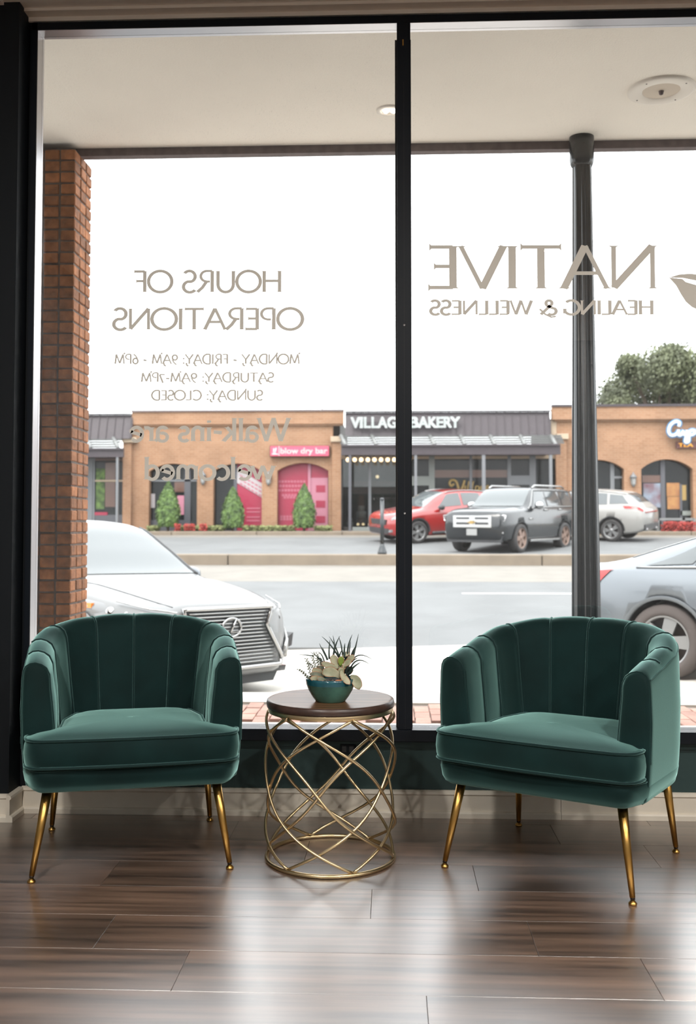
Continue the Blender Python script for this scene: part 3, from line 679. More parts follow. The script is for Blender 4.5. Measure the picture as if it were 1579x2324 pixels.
q = on_road(1048, 1347); 
mb = MB()
for x0, x1 in ((q.x, q.x + 3.2), (q.x - 9.2, q.x - 6.0 - 4.0), (q.x + 9.2, q.x + 12.4)):
    if x1 < x0: x0, x1 = x1, x0
    o = MB().add([(x0, q.y - .07, roadz(q.y - .07) + .006), (x1, q.y - .07, roadz(q.y - .07) + .006), (x1, q.y + .07, roadz(q.y + .07) + .006), (x0, q.y + .07, roadz(q.y + .07) + .006),
                  (x0, q.y - .07, roadz(q.y - .07) - .01), (x1, q.y - .07, roadz(q.y - .07) - .01), (x1, q.y + .07, roadz(q.y + .07) - .01), (x0, q.y + .07, roadz(q.y + .07) - .01)],
                 [(0,1,2,3),(4,5,6,7),(0,1,5,4),(1,2,6,5),(2,3,7,6),(3,0,4,7)]).build('lane_marking', M['road_paint'], bpy.data.objects['road'])

# ================================================================== ARMCHAIRS
def lerp(a, b, t): return a + (b - a) * t
def interp(tab, x):
    if x <= tab[0][0]: return tab[0][1]
    for (x0, y0), (x1, y1) in zip(tab, tab[1:]):
        if x <= x1:
            t = (x - x0) / (x1 - x0); return lerp(y0, y1, t * t * (3 - 2 * t) * .5 + t * .5)
    return tab[-1][1]
AW, AYF, AY1, AYB, AN = 0.372, -0.225, 0.03, 0.345, 2.45      # half width, arm front, start of the curve, back, roundness
def outline():
    pts = [(AW - 0.006 * (1 - k / 10), lerp(AYF, AY1, k / 10)) for k in range(10)]
    for k in range(61):
        a = math.pi / 2 * k / 60
        pts.append((AW * math.cos(a) ** (2 / AN), AY1 + (AYB - AY1) * math.sin(a) ** (2 / AN)))
    return pts + [(-x, y) for x, y in reversed(pts[:-1])]
def resample(pts, n):
    d = [0]
    for p, q in zip(pts, pts[1:]): d.append(d[-1] + math.hypot(q[0]-p[0], q[1]-p[1]))
    L = d[-1]; out = []; j = 0
    for i in range(n):
        s = L * i / (n - 1)
        while j < len(d) - 2 and d[j+1] < s: j += 1
        t = (s - d[j]) / max(1e-9, d[j+1] - d[j]); out.append((lerp(pts[j][0], pts[j+1][0], t), lerp(pts[j][1], pts[j+1][1], t)))
    return out, L
_out, ARC = resample(outline(), 241)
HALF = ARC / 2
PIPES = [0.135, 0.275, 0.45, 0.645]
PIPES = PIPES + [HALF] + [ARC - p for p in reversed(PIPES)]
TOPZ = [(0, 0.700), (0.135, 0.722), (0.275, 0.748), (0.45, 0.782), (0.645, 0.806), (HALF, 0.812)]
def on_arc(s):
    f = max(0, min(240, s / ARC * 240)); i = min(239, int(f)); t = f - i
    p = (lerp(_out[i][0], _out[i+1][0], t), lerp(_out[i][1], _out[i+1][1], t))
    q0, q1 = _out[max(0, i-2)], _out[min(240, i+3)]
    dx, dy = q1[0]-q0[0], q1[1]-q0[1]; l = math.hypot(dx, dy)
    return p, (-dy / l, dx / l)                           # inward normal (path runs right arm -> back -> left arm)
def section(s, puff=True, grow=0.0):
    """profile of the upholstered shell at arc s: outer bottom, over the rolled top, down the inner face"""
    m = min(s, ARC - s); h = interp(TOPZ, m)
    back = max(0.0, min(1.0, (m - 0.25) / 0.35))
    th = lerp(0.088, 0.098, back); lean = lerp(0.020, 0.052, back)
    b = 0.0
    if puff:
        prev = max([0] + [p for p in PIPES if p <= s + 1e-6]); nxt = min([ARC] + [p for p in PIPES if p > s + 1e-6])
        b = 0.0095 * math.sqrt(max(0.0, math.sin(math.pi * (s - prev) / max(1e-6, nxt - prev)))) if nxt > prev else 0
    hb = h - 0.46
    pr = [(0.030, 0.290), (0.016, 0.300), (0.007, 0.34), (0.001, 0.42), (-0.003, 0.55), (0.0, h - 0.05), (0.003, h - 0.022),
          (0.010, h - 0.007 + b * .3), (0.024, h + 0.002 + b * .6), (0.042, h + 0.004 + b * .7), (th * .70, h - 0.002 + b * .8),
          (th * .88, h - 0.014 + b * .5), (th + b * .5, h - 0.036), (th + lean * .15 + b * .8, h - 0.08), (th + lean * .45 + b, 0.46 + hb * .45),
          (th + lean * .8 + b * .8, 0.46 + hb * .15), (th + lean + b * .3, 0.44), (th + lean, 0.36)]
    p, n = on_arc(s); out = []
    for k, (t, z) in enumerate(pr):
        if grow and k >= 7: t, z = t + (grow if k > 10 else 0), z + (grow if k <= 11 else 0)
        out.append((p[0] + n[0] * t, p[1] + n[1] * t, z))
    return out
def shell_mesh():
    cuts = [0.0] + PIPES + [ARC]; ss = []
    for a, b in zip(cuts, cuts[1:]):
        k = 8 if b - a > 0.15 else 6
        ss += [lerp(a, b, i / k) for i in range(k)]
    ss.append(ARC)
    rings = [section(s) for s in ss]; mb = MB()
    # soft front panels of the arms
    for end in (0, -1):
        base = rings[end]; c = Vector((sum(p[0] for p in base) / len(base), 0, 0))
        r2, r1 = [], []
        cx = (min(p[0] for p in base) + max(p[0] for p in base)) / 2; cz = 0.5
        for p in base:
            r1.append((lerp(p[0], cx, 0.05), p[1] - 0.008, lerp(p[2], cz, 0.02)))
            r2.append((lerp(p[0], cx, 0.22), p[1] - 0.014, lerp(p[2], cz, 0.07)))
        if end == 0: rings = [r2, r1] + rings
        else: rings = rings + [r1, r2]
    mb.rings(rings, True, True, True)
    return mb
def rounded(poly, r, seg=6):
    out = []; n = len(poly)
    for i in range(n):
        p0, p, p1 = Vector(poly[i-1][:2]), Vector(poly[i][:2]), Vector(poly[(i+1) % n][:2]); rr = poly[i][2] if len(poly[i]) > 2 else r
        if rr <= 0: out.append((p.x, p.y)); continue
        a, b = (p0 - p).normalized(), (p1 - p).normalized(); ang = a.angle(b); d = rr / math.tan(ang / 2)
        A, B = p + a * d, p + b * d; cen = p + (a + b).normalized() * (rr / math.sin(ang / 2))
        va, vb = A - cen, B - cen; tot = va.angle_signed(vb)
        for k in range(seg + 1):
            t = -tot * k / seg; out.append((cen.x + va.x * math.cos(t) - va.y * math.sin(t), cen.y + va.x * math.sin(t) + va.y * math.cos(t)))
    return out
def dense(pts, step=0.012):
    out = []
    for i, p in enumerate(pts):
        q = pts[(i+1) % len(pts)]; l = math.hypot(q[0]-p[0], q[1]-p[1]); k = max(1, int(l / step))
        out += [(lerp(p[0], q[0], j / k), lerp(p[1], q[1], j / k)) for j in range(k)]
    return out
def inset(pts, d):
    n = len(pts); area = sum(pts[i][0]*pts[(i+1) % n][1] - pts[(i+1) % n][0]*pts[i][1] for i in range(n)); sg = 1 if area > 0 else -1
    out = []
    for i in range(n):
        a, b = pts[i-2], pts[(i+2) % n]; dx, dy = b[0]-a[0], b[1]-a[1]; l = math.hypot(dx, dy) or 1
        out.append((pts[i][0] - sg*dy/l*d, pts[i][1] + sg*dx/l*d))
    return out
def cushion_outline():
    fy = -0.330
    poly = [(-AW + .030, fy, .055), (AW - .030, fy, .055), (AW - .020, AYF - .012, .015), (AW - .122, AYF - .012, .012), (AW - .128, 0.02, .02), (0.20, 0.185, .08), (-0.20, 0.185, .08), (-AW + .128, 0.02, .02), (-AW + .122, AYF - .012, .012), (-AW + .020, AYF - .012, .015)]
    pts = dense(rounded(poly, .02))
    return [(x, y - 0.020 * (1 - (x / AW) ** 2) if y < AYF - .03 else y) for x, y in pts]
def cushion_mesh():
    o = cushion_outline(); rings = []
    for d, z in ((0.016, .372), (0.004, .370), (0.0, .376), (-0.004, .39), (-0.007, .415), (-0.005, .440), (0.0, .457), (0.003, .466), (0.014, .468)):
        rings.append([(x, y, z) for x, y in inset(o, d)])
    last = [(x, y) for x, y, z in rings[-1]]
    cx, cyy = 0.0, -0.09
    for s, z in ((.93, .474), (.80, .481), (.6, .487), (.35, .490), (.12, .491)):
        rings.append([(lerp(cx, x, s), lerp(cyy, y, s), z) for x, y in last])
    mb = MB(); mb.rings(rings, True, True, True)
    return mb
def base_mesh():
    o = [(x * 0.985, y * 0.985) for x, y in _out[::4]]
    front = [(-AW + .006, AYF - .06), (-AW + .010, -0.315), (-AW + .045, -0.348)] 
    fr_ = rounded([(-AW + .012, AYF), (-AW + .046, -0.324, .06), (AW - .046, -0.324, .06), (AW - .012, AYF)], 0)
    pts = dense(o + [(x, y - 0.016 * (1 - (x / AW) ** 2) if y < -0.3 else y) for x, y in fr_], 0.02)
    rings = []
    for d, z in ((0.050, .286), (0.030, .289), (0.016, .297), (0.006, .315), (0.0, .345), (0.002, .362), (0.010, .372)):
        rings.append([(x, y, z) for x, y in inset(pts, d)])
    mb = MB(); mb.rings(rings, True, True, True); return mb, [(x, y, .366) for x, y in inset(pts, 0.004)]
def leg_mesh(sx, sy):
    top = Vector((sx * 0.278, sy * 0.245, 0.292)); bot = Vector((sx * (0.322 if sy < 0 else 0.300), sy * 0.290, 0.022)); d = (bot - top)
    mb = MB(); mb.tube([top, top + d * .5, bot], [0.0165, 0.013, 0.0088], 16); return mb, top, bot, d.normalized()
def make_chair():
    ch = bpy.data.objects.new('armchair', None); C.objects.link(ch)
    sh = shell_mesh().build('shell', M['velvet'], ch)
    for s in PIPES:
        sec = section(s, False, 0.0015)[7:18]
        pts = []
        for a, b in zip(sec, sec[1:]): pts += [tuple(lerp(a[k], b[k], t / 3) for k in range(3)) for t in range(3)]
        MB().tube(pts + [sec[-1]], 0.0042, 7).build('piping', M['velvet_pipe'], sh)
    seam = MB()
    seam.tube([section(ARC * i / 120, False)[6] for i in range(121)], 0.0026, 6)
    seam.build('seam', M['velvet_pipe'], sh)
    for e in (0.0, ARC):
        sec = section(e, False); MB().tube([(x, y - 0.002, z) for x, y, z in sec[3:17]], 0.0028, 6).build('arm_seam', M['velvet_pipe'], sh)
    cu = cushion_mesh().build('seat_cushion', M['velvet'], ch)
    o = cushion_outline()
    MB().tube([(x, y, .464) for x, y in inset(o, -0.001)][::2], 0.0050, 7, True).build('welt', M['velvet_pipe'], cu)
    MB().tube([(x, y, .376) for x, y in inset(o, -0.002)][::2], 0.0050, 7, True).build('welt', M['velvet_pipe'], cu)
    bm_, loop = base_mesh(); bs = bm_.build('seat_base', M['velvet'], ch)
    MB().tube([p for p in loop if p[1] < -0.2], 0.004, 6).build('base_welt', M['velvet_pipe'], bs)
    for sx, sy in ((-1, -1), (1, -1), (1, 1), (-1, 1)):
        lm, top, bot, d = leg_mesh(sx, sy); lg = lm.build('leg', M['brass'], ch)
        MB().tube([bot - d * .002, bot + d * .006], 0.0075, 14).build('collar', M['brass_dark'], lg)
        g = bot + d * .006; MB().lathe([(0.003, g.z), (0.0050, g.z - .001), (0.0125, 0.007), (0.0135, 0.0045), (0.0120, 0.0005), (0.0, 0.0)], 18, c=(g.x, g.y, 0)).build('glide', M['brass'], lg)
    return ch
def copy_tree(o, parent=None):
    c = o.copy(); C.objects.link(c)
    if parent: c.parent = parent
    for k in list(o.children): copy_tree(k, c)
    return c
chair = make_chair(); chair2 = copy_tree(chair)
tag(chair, 'green velvet channel-back armchair on brass legs in front of the brick pillar', 'armchair', 'green velvet armchairs')
tag(chair2, 'green velvet channel-back armchair turned left, its side panel showing, right of the gold table', 'armchair', 'green velvet armchairs')
chair.location = (-0.932, 3.686, 0); chair.rotation_euler = (0, 0, R(14.5))
chair2.location = (0.609, 3.621, 0); chair2.rotation_euler = (0, 0, R(-30.2))

# ================================================================== SIDE TABLE
TX, TY, TR = -0.2125, 3.622, 0.2240
tb = thing('side_table', 'round side table with walnut top on a woven gold wire drum', 'table', (TX, TY, 0))
top = MB().lathe([(0.0, 0.5275), (TR - .004, 0.5275), (TR + .001, 0.530), (TR + .0025, 0.541), (TR, 0.5515), (TR - .004, 0.5545)], 72, cap=False)
tp = top.build('edge', M['table_edge'], None)
tt = MB().lathe([(TR - .0042, 0.5545), (TR - .012, 0.5553), (0.0, 0.5553)], 72, cap=False, smooth=False).build('table_top', M['table_wood'], tb)
tp.name = 'edge_band'; tp.parent = tt
MB().lathe([(TR - .014, 0.512), (TR - .004, 0.512), (TR - .003, 0.514), (TR - .003, 0.526), (TR - .004, 0.528), (TR - .014, 0.528), (TR - .014, 0.512)], 72, cap=False).build('top_ring', M['gold'], tb)
MB().tube([(TR * math.sin(2*math.pi*k/72), -TR * math.cos(2*math.pi*k/72), 0.0072) for k in range(72)], 0.0072, 10, True).build('base_ring', M['gold'], tb)
for k in range(6):
    for sgn in (1, -1):
        pts = []
        for i in range(61):
            f = i / 60; tw = 180 * (f + 0.42 * math.sin(2 * math.pi * f) / (2 * math.pi))
            a = R(23 + 60 * k + sgn * tw); e = 1.0
            rr = TR - 0.003 + sgn * 0.0045 * min(1, math.sin(math.pi * f) * 6) + 0.004 * math.sin(math.pi * f)
            pts.append((rr * math.sin(a), -rr * math.cos(a), 0.514 - f * (0.514 - 0.013)))
        MB().tube(pts, 0.0052, 8).build('wire', M['gold'], tb)

# ================================================================== PLANTED BOWL
pb = onZ(744, 1590, 0.5553)
PB = Vector((TX + 0.004, pb.y - 0.008, 0.5553))
bowl = thing('planted_bowl', 'small green glazed bowl of mixed succulents on the side table', 'plant', PB)
prof = [(0.0, 0.0), (0.050, 0.0), (0.053, 0.003), (0.064, 0.018), (0.077, 0.040), (0.0845, 0.060)]
prof2 = [(0.0845, 0.060), (0.0860, 0.070), (0.0858, 0.079), (0.0835, 0.081), (0.0810, 0.079), (0.080, 0.066)]
bw_ = MB().lathe(prof, 56, cap=False).build('bowl', M['pot'], bowl)
MB().lathe(prof2, 56, cap=False).build('rim_glaze', M['pot_rim'], bw_)
MB().lathe([(0.0805, 0.066), (0.06, 0.071), (0.03, 0.074), (0.0, 0.075)], 32, cap=False).build('soil', M['soil'], bowl)
U = 0.000207
def zp(zx, zy, dy=0.0): return Vector(((zx - 702) * U, dy, 0.079 + (835 - zy) * U))
def bez(p, q, r, n=9): return [p * (1-t)**2 + q * 2*t*(1-t) + r * t*t for t in [i / (n-1) for i in range(n)]]
spikes = [((650,530),(560,380),(505,265),.012,.9),((650,530),(610,420),(562,315),-.004,1.3),((680,520),(665,350),(688,200),.010,1.1),((745,500),(760,290),(862,128),.0,1.2),
 ((860,520),(790,300),(670,148),.012,1.1),((840,500),(720,290),(542,155),.020,1.0),((770,420),(765,270),(728,148),.03,.8),((905,480),(890,280),(832,148),.01,1.0),
 ((940,500),(925,350),(945,250),.0,1.6),((975,500),(985,280),(1066,108),.006,1.3),((1010,500),(1015,330),(1038,235),.02,.9),((1045,520),(1070,360),(1145,275),-.01,1.5),
 ((1075,520),(1120,320),(1170,105),.015,1.1),((850,500),(860,400),(905,345),-.01,.9),((600,580),(560,400),(470,395),.0,.8),((600,600),(470,450),(338,408),.01,.8),
 ((1070,540),(1170,360),(1412,527),.0,.75),((1050,640),(1150,440),(1360,592),-.01,.9),((1000,760),(1060,640),(1215,550),-.015,1.5),((960,800),(1010,720),(1095,682),-.02,1.7),
 ((1060,560),(1090,510),(1168,487),-.01,1.0),((420,470),(300,450),(168,444),.0,.6),((960,760),(960,620),(1062,570),.0,2.2),((930,560),(1000,440),(1000,420),.02,1.6)]
for a, b, c, dy, w in spikes:
    pts = bez(zp(*a, dy * .4), zp(*b, dy), zp(*c, dy * 1.6)); n = len(pts)
    MB().tube(pts, [0.0034 * w * (1 - i / (n - 1)) ** 0.7 * (0.8 + .2 * math.sin(i / (n-1) * 3.1)) + 0.0004 for i in range(n)], 6).build('spike_leaf', M['plant_dark'], bowl)
def spoon(a, mid, b, w, dy0, dy1, m, tip=None, twist=0.0):
    pts = bez(zp(*a, dy0), zp(*mid, (dy0 + dy1) / 2 - .004), zp(*b, dy1), 11); rings = []; n = 11
    for i, p in enumerate(pts):
        t = i / (n - 1); ww = w * U * .5 * (0.22 + 0.9 * math.sin(math.pi * min(1, t * .93 + .02)) ** 0.8 * (0.35 + 0.65 * t)); 
        if i == n - 1: ww *= .25
        d = (pts[min(n-1, i+1)] - pts[max(0, i-1)]).normalized(); view = Vector((0.15, -1, 0.35)).normalized()
        side = d.cross(view).normalized(); nor = side.cross(d)
        side = side * math.cos(twist) + nor * math.sin(twist); nor = side.cross(d)
        ring = []
        for k in range(12):
            an = 2 * math.pi * k / 12; cx_, cz_ = math.cos(an), math.sin(an)
            ring.append(p + side * ww * cx_ + nor * (0.0022 * cz_ + 0.30 * ww * (cx_ * cx_ - .3)))
        rings.append(ring)
    lf_ = MB().rings(rings, True, True, True).build('broad_leaf', m, bowl)
    e = [rings[i][0] for i in range(3, n)] + [rings[n-1][k] for k in (3,)] + [rings[i][6] for i in range(n-1, 2, -1)]
    MB().tube(e, 0.0009, 5).build('leaf_edge', M['plant_tip'], lf_)
pp, pl_ = M['plant_pale'], M['plant_lime']
spoon((840,650),(720,620),(560,560),110,-.020,-.035,pp,twist=.3)
spoon((880,820),(760,640),(580,730),190,-.030,-.050,pp,twist=.2)
spoon((830,640),(760,560),(755,432),150,-.018,-.022,pp)
spoon((870,620),(880,540),(890,455),120,-.016,-.028,pl_)
spoon((930,620),(1010,520),(1100,445),110,-.010,-.012,pp,twist=-.3)
spoon((900,640),(980,550),(1060,535),130,-.024,-.040,pp,twist=.4)
spoon((890,680),(900,780),(1040,880),130,-.030,-.075,pp,twist=.2)
spoon((1040,790),(1150,800),(1190,985),180,-.020,-.045,pp,twist=-.3)
spoon((880,700),(960,640),(940,560),70,-.026,-.03,pp)
spoon((600,760),(520,660),(400,690),110,-.025,-.040,pp,twist=.5)
spoon((620,790),(520,730),(370,740),90,-.030,-.045,M['plant_bead'],twist=.2)
spoon((600,830),(500,790),(380,800),95,-.040,-.062,pp,twist=.4)
spoon((640,830),(570,800),(500,810),80,-.045,-.066,M['plant_bead'])
spoon((600,700),(560,640),(510,660),100,-.01,-.015,M['plant_bead'])
spoon((900,480),(940,430),(1020,425),80,.0,.005,pp)
spoon((820,800),(800,700),(790,600),150,.010,.006,M['plant_bead'])
spoon((900,790),(930,700),(960,600),150,.012,.004,M['plant_bead'])
spoon((700,800),(680,720),(650,610),140,.012,.008,M['plant_bead'])
spoon((980,800),(1020,720),(1050,640),120,.010,.000,M['plant_dark'])
spoon((860,760),(850,660),(850,560),110,-.008,-.012,pp)
spoon((560,800),(530,730),(500,640),120,.010,.010,M['plant_bead'])
spoon((860,800),(880,720),(900,640),120,-.020,-.030,pp,twist=.2)
for path, dy in (([(360,830),(310,770),(250,700),(190,655)],-.03),([(380,800),(350,680),(335,590),(300,500)],-.01),([(470,700),(430,590),(400,500),(440,408)],.0),([(500,690),(490,590),(470,520),(480,440)],.01),([(450,760),(430,690),(395,600),(345,560)],-.02),([(545,640),(535,590),(520,540),(500,520)],.015)):
    pts = [zp(x, y, dy * (1 + .3 * i)) for i, (x, y) in enumerate(path)]; fine = []
    for a, b in zip(pts, pts[1:]): fine += [a.lerp(b, t / 4) for t in range(4)]
    fine.append(pts[-1]); mb = MB().tube(fine, 0.0008, 5)
    for i, p in enumerate(fine):
        for k in range(2):
            an = (i % 2) * 1.57 + k * math.pi; q = p + Vector((math.cos(an) * .0042, math.sin(an) * .0042, 0)); rr = 0.0040 - 0.00008 * i
            mb.lathe([(0, -rr * .6), (rr * .8, -rr * .35), (rr, 0), (rr * .75, rr * .4), (0, rr * .6)], 7, c=q)
    mb.build('bead_stem', M['plant_bead'], bowl)
mb = MB()
for k in range(9):
    a = 2 * math.pi * k / 9; mb.lathe([(0, -.003), (.006, -.001), (.007, .001), (0, .003)], 7, c=(0.034 + .009 * math.cos(a), -.058 + .007 * math.sin(a), 0.079))
mb.build('orange_rosette', M['plant_red'], bowl)
mb = MB()
for k in range(26):
    x, y = rnd.uniform(-.02, .06), rnd.uniform(-.068, -.03); r_ = rnd.uniform(.002, .0045)
    mb.lathe([(0, -r_ * .6), (r_, 0), (0, r_ * .7)], 6, c=(x, y, 0.0775))
mb.build('gravel', M['concrete'], bowl, kind='stuff')

# ================================================================== CARS
GP = [(7.95, -0.28), (9.5, -0.33), (13.28, -0.40), (13.29, -0.41), (22.5, -0.048), (26.0, 0.18), (26.01, 0.455), (26.55, 0.455), (27.2, 0.40), (30, 0.46), (33, 0.70), (35, 0.80), (36, 0.862), (36.01, 1.0), (38.5, 1.04), (60, 1.1)]
def gz(y):
    for (a, za), (b, zb) in zip(GP, GP[1:]):
        if y <= b: return lerp(za, zb, max(0, (y - a) / (b - a)))
    return 1.1
def cam_point(px, d):
    """ground point at camera depth d below the pixel column px"""
    v = Vector((0, 0, EYE)) + (_fw + _rt * ((px - CAM_PX) / CAM_F)) * d
    return Vector((v.x, v.y, gz(v.y) + (cross_fall(v.x) if v.y < 13 else 0)))
def catmull(tab, x):
    n = len(tab)
    if x >= tab[0][0]: return tab[0][1:]
    if x <= tab[-1][0]: return tab[-1][1:]
    for i in range(n - 1):
        a, b = tab[i], tab[i+1]
        if a[0] >= x >= b[0]:
            t = (a[0] - x) / (a[0] - b[0]); p0 = tab[max(0, i-1)]; p3 = tab[min(n-1, i+2)]; out = []
            for k in range(1, len(a)):
                h = a[0] - b[0]
                m0 = (b[k] - p0[k]) / max(1e-6, p0[0] - b[0]) * h if i else (b[k] - a[k])
                m1 = (p3[k] - a[k]) / max(1e-6, a[0] - p3[0]) * h if i < n - 2 else (b[k] - a[k])
                d = b[k] - a[k]
                if d * m0 <= 0: m0 = 0
                if d * m1 <= 0: m1 = 0
                m0 = max(-3*abs(d), min(3*abs(d), m0)); m1 = max(-3*abs(d), min(3*abs(d), m1))
                t2, t3 = t*t, t*t*t
                out.append((2*t3-3*t2+1)*a[k] + (t3-2*t2+t)*m0 + (-2*t3+3*t2)*b[k] + (t3-t2)*m1)
            return out
# a station: x, underside z, half width of sill, of widest line, z of widest line, half width of shoulder, z of shoulder, half width of roof edge, z of roof edge, z of roof centre
def body_section(tab, x):
    zb, ws, wm, zm, wsh, zsh, wt, zte, zt = catmull(tab, x)
    return [(0, zb), (ws*.86, zb), (ws*.97, zb+.025), (ws, zb+.08), (lerp(ws, wm, .7), lerp(zb+.08, zm, .55)), (wm, zm), (lerp(wm, wsh, .3), lerp(zm, zsh, .6)), (lerp(wm, wsh, .75), lerp(zm, zsh, .92)), (wsh, zsh),
            (lerp(wsh, wt, .5)+.008, lerp(zsh, zte, .5)), (wt, zte), (wt*.90, lerp(zte, zt, .42)), (wt*.6, lerp(zte, zt, .82)), (0, zt)]
def surf(tab, x, t, side=1):
    s = body_section(tab, x); i = min(len(s) - 2, int(t)); f = t - i
    return Vector((x, side * lerp(s[i][0], s[i+1][0], f), lerp(s[i][1], s[i+1][1], f)))
def surf_off(tab, x, t, side, d):
    p = surf(tab, x, t, side); a = surf(tab, x + .02, t, side) - surf(tab, x - .02, t, side)
    b = surf(tab, x, min(12.99, t + .1), side) - surf(tab, x, max(0, t - .1), side)
    n = a.cross(b)
    if n.length < 1e-9: return p + Vector((0, 0, d))
    n.normalize(); c = Vector((p.x, 0, 0.7))
    if n.dot(p - c) < 0: n = -n
    return p + n * d
def patch(tab, name, m, root, lo, hi, sides=(1, -1), d=0.008, nu=10, nv=6):
    """a panel lying on the body: lo, hi = (t, x_front, x_rear) at its lower and upper edge"""
    obs = []
    for sd in sides:
        rows = []
        for j in range(nv + 1):
            f = j / nv; t = lerp(lo[0], hi[0], f); xa, xb = lerp(lo[1], hi[1], f), lerp(lo[2], hi[2], f)
            rows.append([surf_off(tab, lerp(xa, xb, i / nu), t, sd, d) for i in range(nu + 1)])
        mb = MB(); mb.rings(rows, False, False, False); obs.append(mb.build(name, m, root))
    return obs
def top_patch(tab, name, m, root, t_edge, xe0, xe1, xc0, xc1, d=0.008, nu=10):
    """windscreen: spans the car; edge x range xe0..xe1 at t_edge, centre x range xc0..xc1"""
    cols = []
    for j in range(-6, 7):
        f = 1 - abs(j) / 6; t = lerp(t_edge, 12.999, f); g = f ** .6
        xa, xb = lerp(xe0, xc0, g), lerp(xe1, xc1, g)
        cols.append([surf_off(tab, lerp(xa, xb, i / nu), t, 1 if j >= 0 else -1, d) for i in range(nu + 1)])
    mb = MB(); mb.rings(cols, False, False, False); return mb.build(name, m, root)
def wheel(root, x, y, r, w, m_rim, m_tyre, spokes=5, double=False):
    sg = 1 if y > 0 else -1
    T_ = Matrix.Translation((x, y, r)) @ Matrix.Rotation(R(-90 * sg), 4, 'X')          # local +z -> outward
    rr = r * .70
    mb = MB().lathe([(rr, -w/2), (r*.93, -w/2), (r, -w*.36), (r, w*.30), (r*.965, w*.44), (rr*1.12, w*.5), (rr, w*.46), (rr*.97, w*.3), (rr*.97, -w*.4), (rr, -w/2)], 40, cap=False).xf(T_)
    ty = mb.build('tyre', m_tyre, root)
    rm = MB().lathe([(rr*.99, w*.46), (rr*.93, w*.46), (rr*.90, w*.36), (rr*.90, w*.05)], 40, cap=False)
    rm.lathe([(rr*.26, w*.30), (rr*.24, w*.40), (rr*.10, w*.42), (0, w*.42)], 20, cap=False)
    n = spokes
    for k in range(n):
        for dx in ((-.085, .085) if double else (0,)):
            a = 2 * math.pi * k / n; hw0, hw1 = (0.045, 0.055) if double else (0.10, 0.13)
            pts = []
            for rad, hw, z in ((rr*.12, hw0*r*1.4, w*.40), (rr*.93, hw1*r*1.4, w*.40)):
                for s_ in (-1, 1):
                    u, v = rad, s_ * hw + dx * r * 1.5 * rad / rr
                    pts.append((u*math.cos(a) - v*math.sin(a), u*math.sin(a) + v*math.cos(a), z))
            lowp = [(p[0], p[1], w*.24) for p in pts]
            rm.add(pts + lowp, [(0,1,3,2), (0,2,6,4), (1,5,7,3), (2,3,7,6), (0,4,5,1)])
    rm.xf(T_).build('rim', m_rim, ty)
    MB().lathe([(0, w*.02), (rr*.96, w*.02)], 32, cap=False).xf(T_).build('brake_disc', M['rim_dark'], ty)
    return ty
def car_body(root, tab, paint, axles, wr, half_w, name='body', n=64):
    x0, x1 = tab[0][0], tab[-1][0]
    xs = sorted({lerp(x0, x1, i / n) for i in range(n + 1)} | {t[0] for t in tab}, reverse=True)
    rings = []
    for x in xs:
        s = body_section(tab, x); rings.append([(x, y, z) for y, z in s] + [(x, -y, z) for y, z in reversed(s[1:-1])])
    o = MB().rings(rings, True, True, True).build(name, [paint, M['plastic']], root)
    for ax in axles:                                         # cut the wheel wells
        cu = MB()
        for sg in (1, -1):
            cu.lathe([(wr + .045, 0), (wr + .045, .5)], 36).v
        cu = MB()
        for sg in (1, -1):
            T_ = Matrix.Translation((ax, sg * (half_w - .34), wr * 1.0)) @ Matrix.Rotation(R(-90 * sg), 4, 'X')
            tmp = MB().lathe([(wr + .045, 0), (wr + .045, .6)], 36).xf(T_); cu.add(tmp.v, tmp.f, 0)
        c = cu.build('cutter', [M['plastic']]); md = o.modifiers.new('well', 'BOOLEAN'); md.operation = 'DIFFERENCE'; md.object = c; md.solver = 'EXACT'; md.material_mode = 'TRANSFER'
        bpy.context.view_layer.update()
        me = bpy.data.meshes.new_from_object(o.evaluated_get(bpy.context.evaluated_depsgraph_get()))
        o.modifiers.clear(); o.data = me; bpy.data.objects.remove(c)
    return o
def arch_lip(root, tab, ax, wr, m, sides=(1, -1), w=.035):
    for sd in sides:
        rows = []
        for rad in (wr + .042, wr + .042 + w):
            row = []
            for k in range(25):
                a = math.pi * (k / 24); x, z = ax + rad * math.cos(a), wr + rad * math.sin(a)
                s = body_section(tab, x); y = None
                for (y0, z0), (y1, z1) in zip(s[1:], s[2:]):
                    if z0 <= z <= z1: y = lerp(y0, y1, (z - z0) / max(1e-6, z1 - z0)); break
                row.append((x, sd * ((y or s[3][0]) + .012), z))
            rows.append(row)
        inner = [(x, y - sd * .06, z) for x, y, z in rows[0]]
        MB().rings([inner] + rows, False, False, False).build('arch_lip', m, root)
def face(root, name, m, poly, x, d=0.012, parent=None, bend=0.0):
    """a panel on the nose (d>0) or tail: poly of (y, z)"""
    mb = MB(); n = len(poly)
    vs = [(x - bend * y * y, y, z) for y, z in poly] + [(x + d - bend * y * y, y, z) for y, z in poly]
    mb.add(vs, [tuple(range(n)), tuple(range(2*n-1, n-1, -1))] + [(i, i+n, (i+1) % n + n, (i+1) % n) for i in range(n)])
    return mb.build(name, m, parent or root)
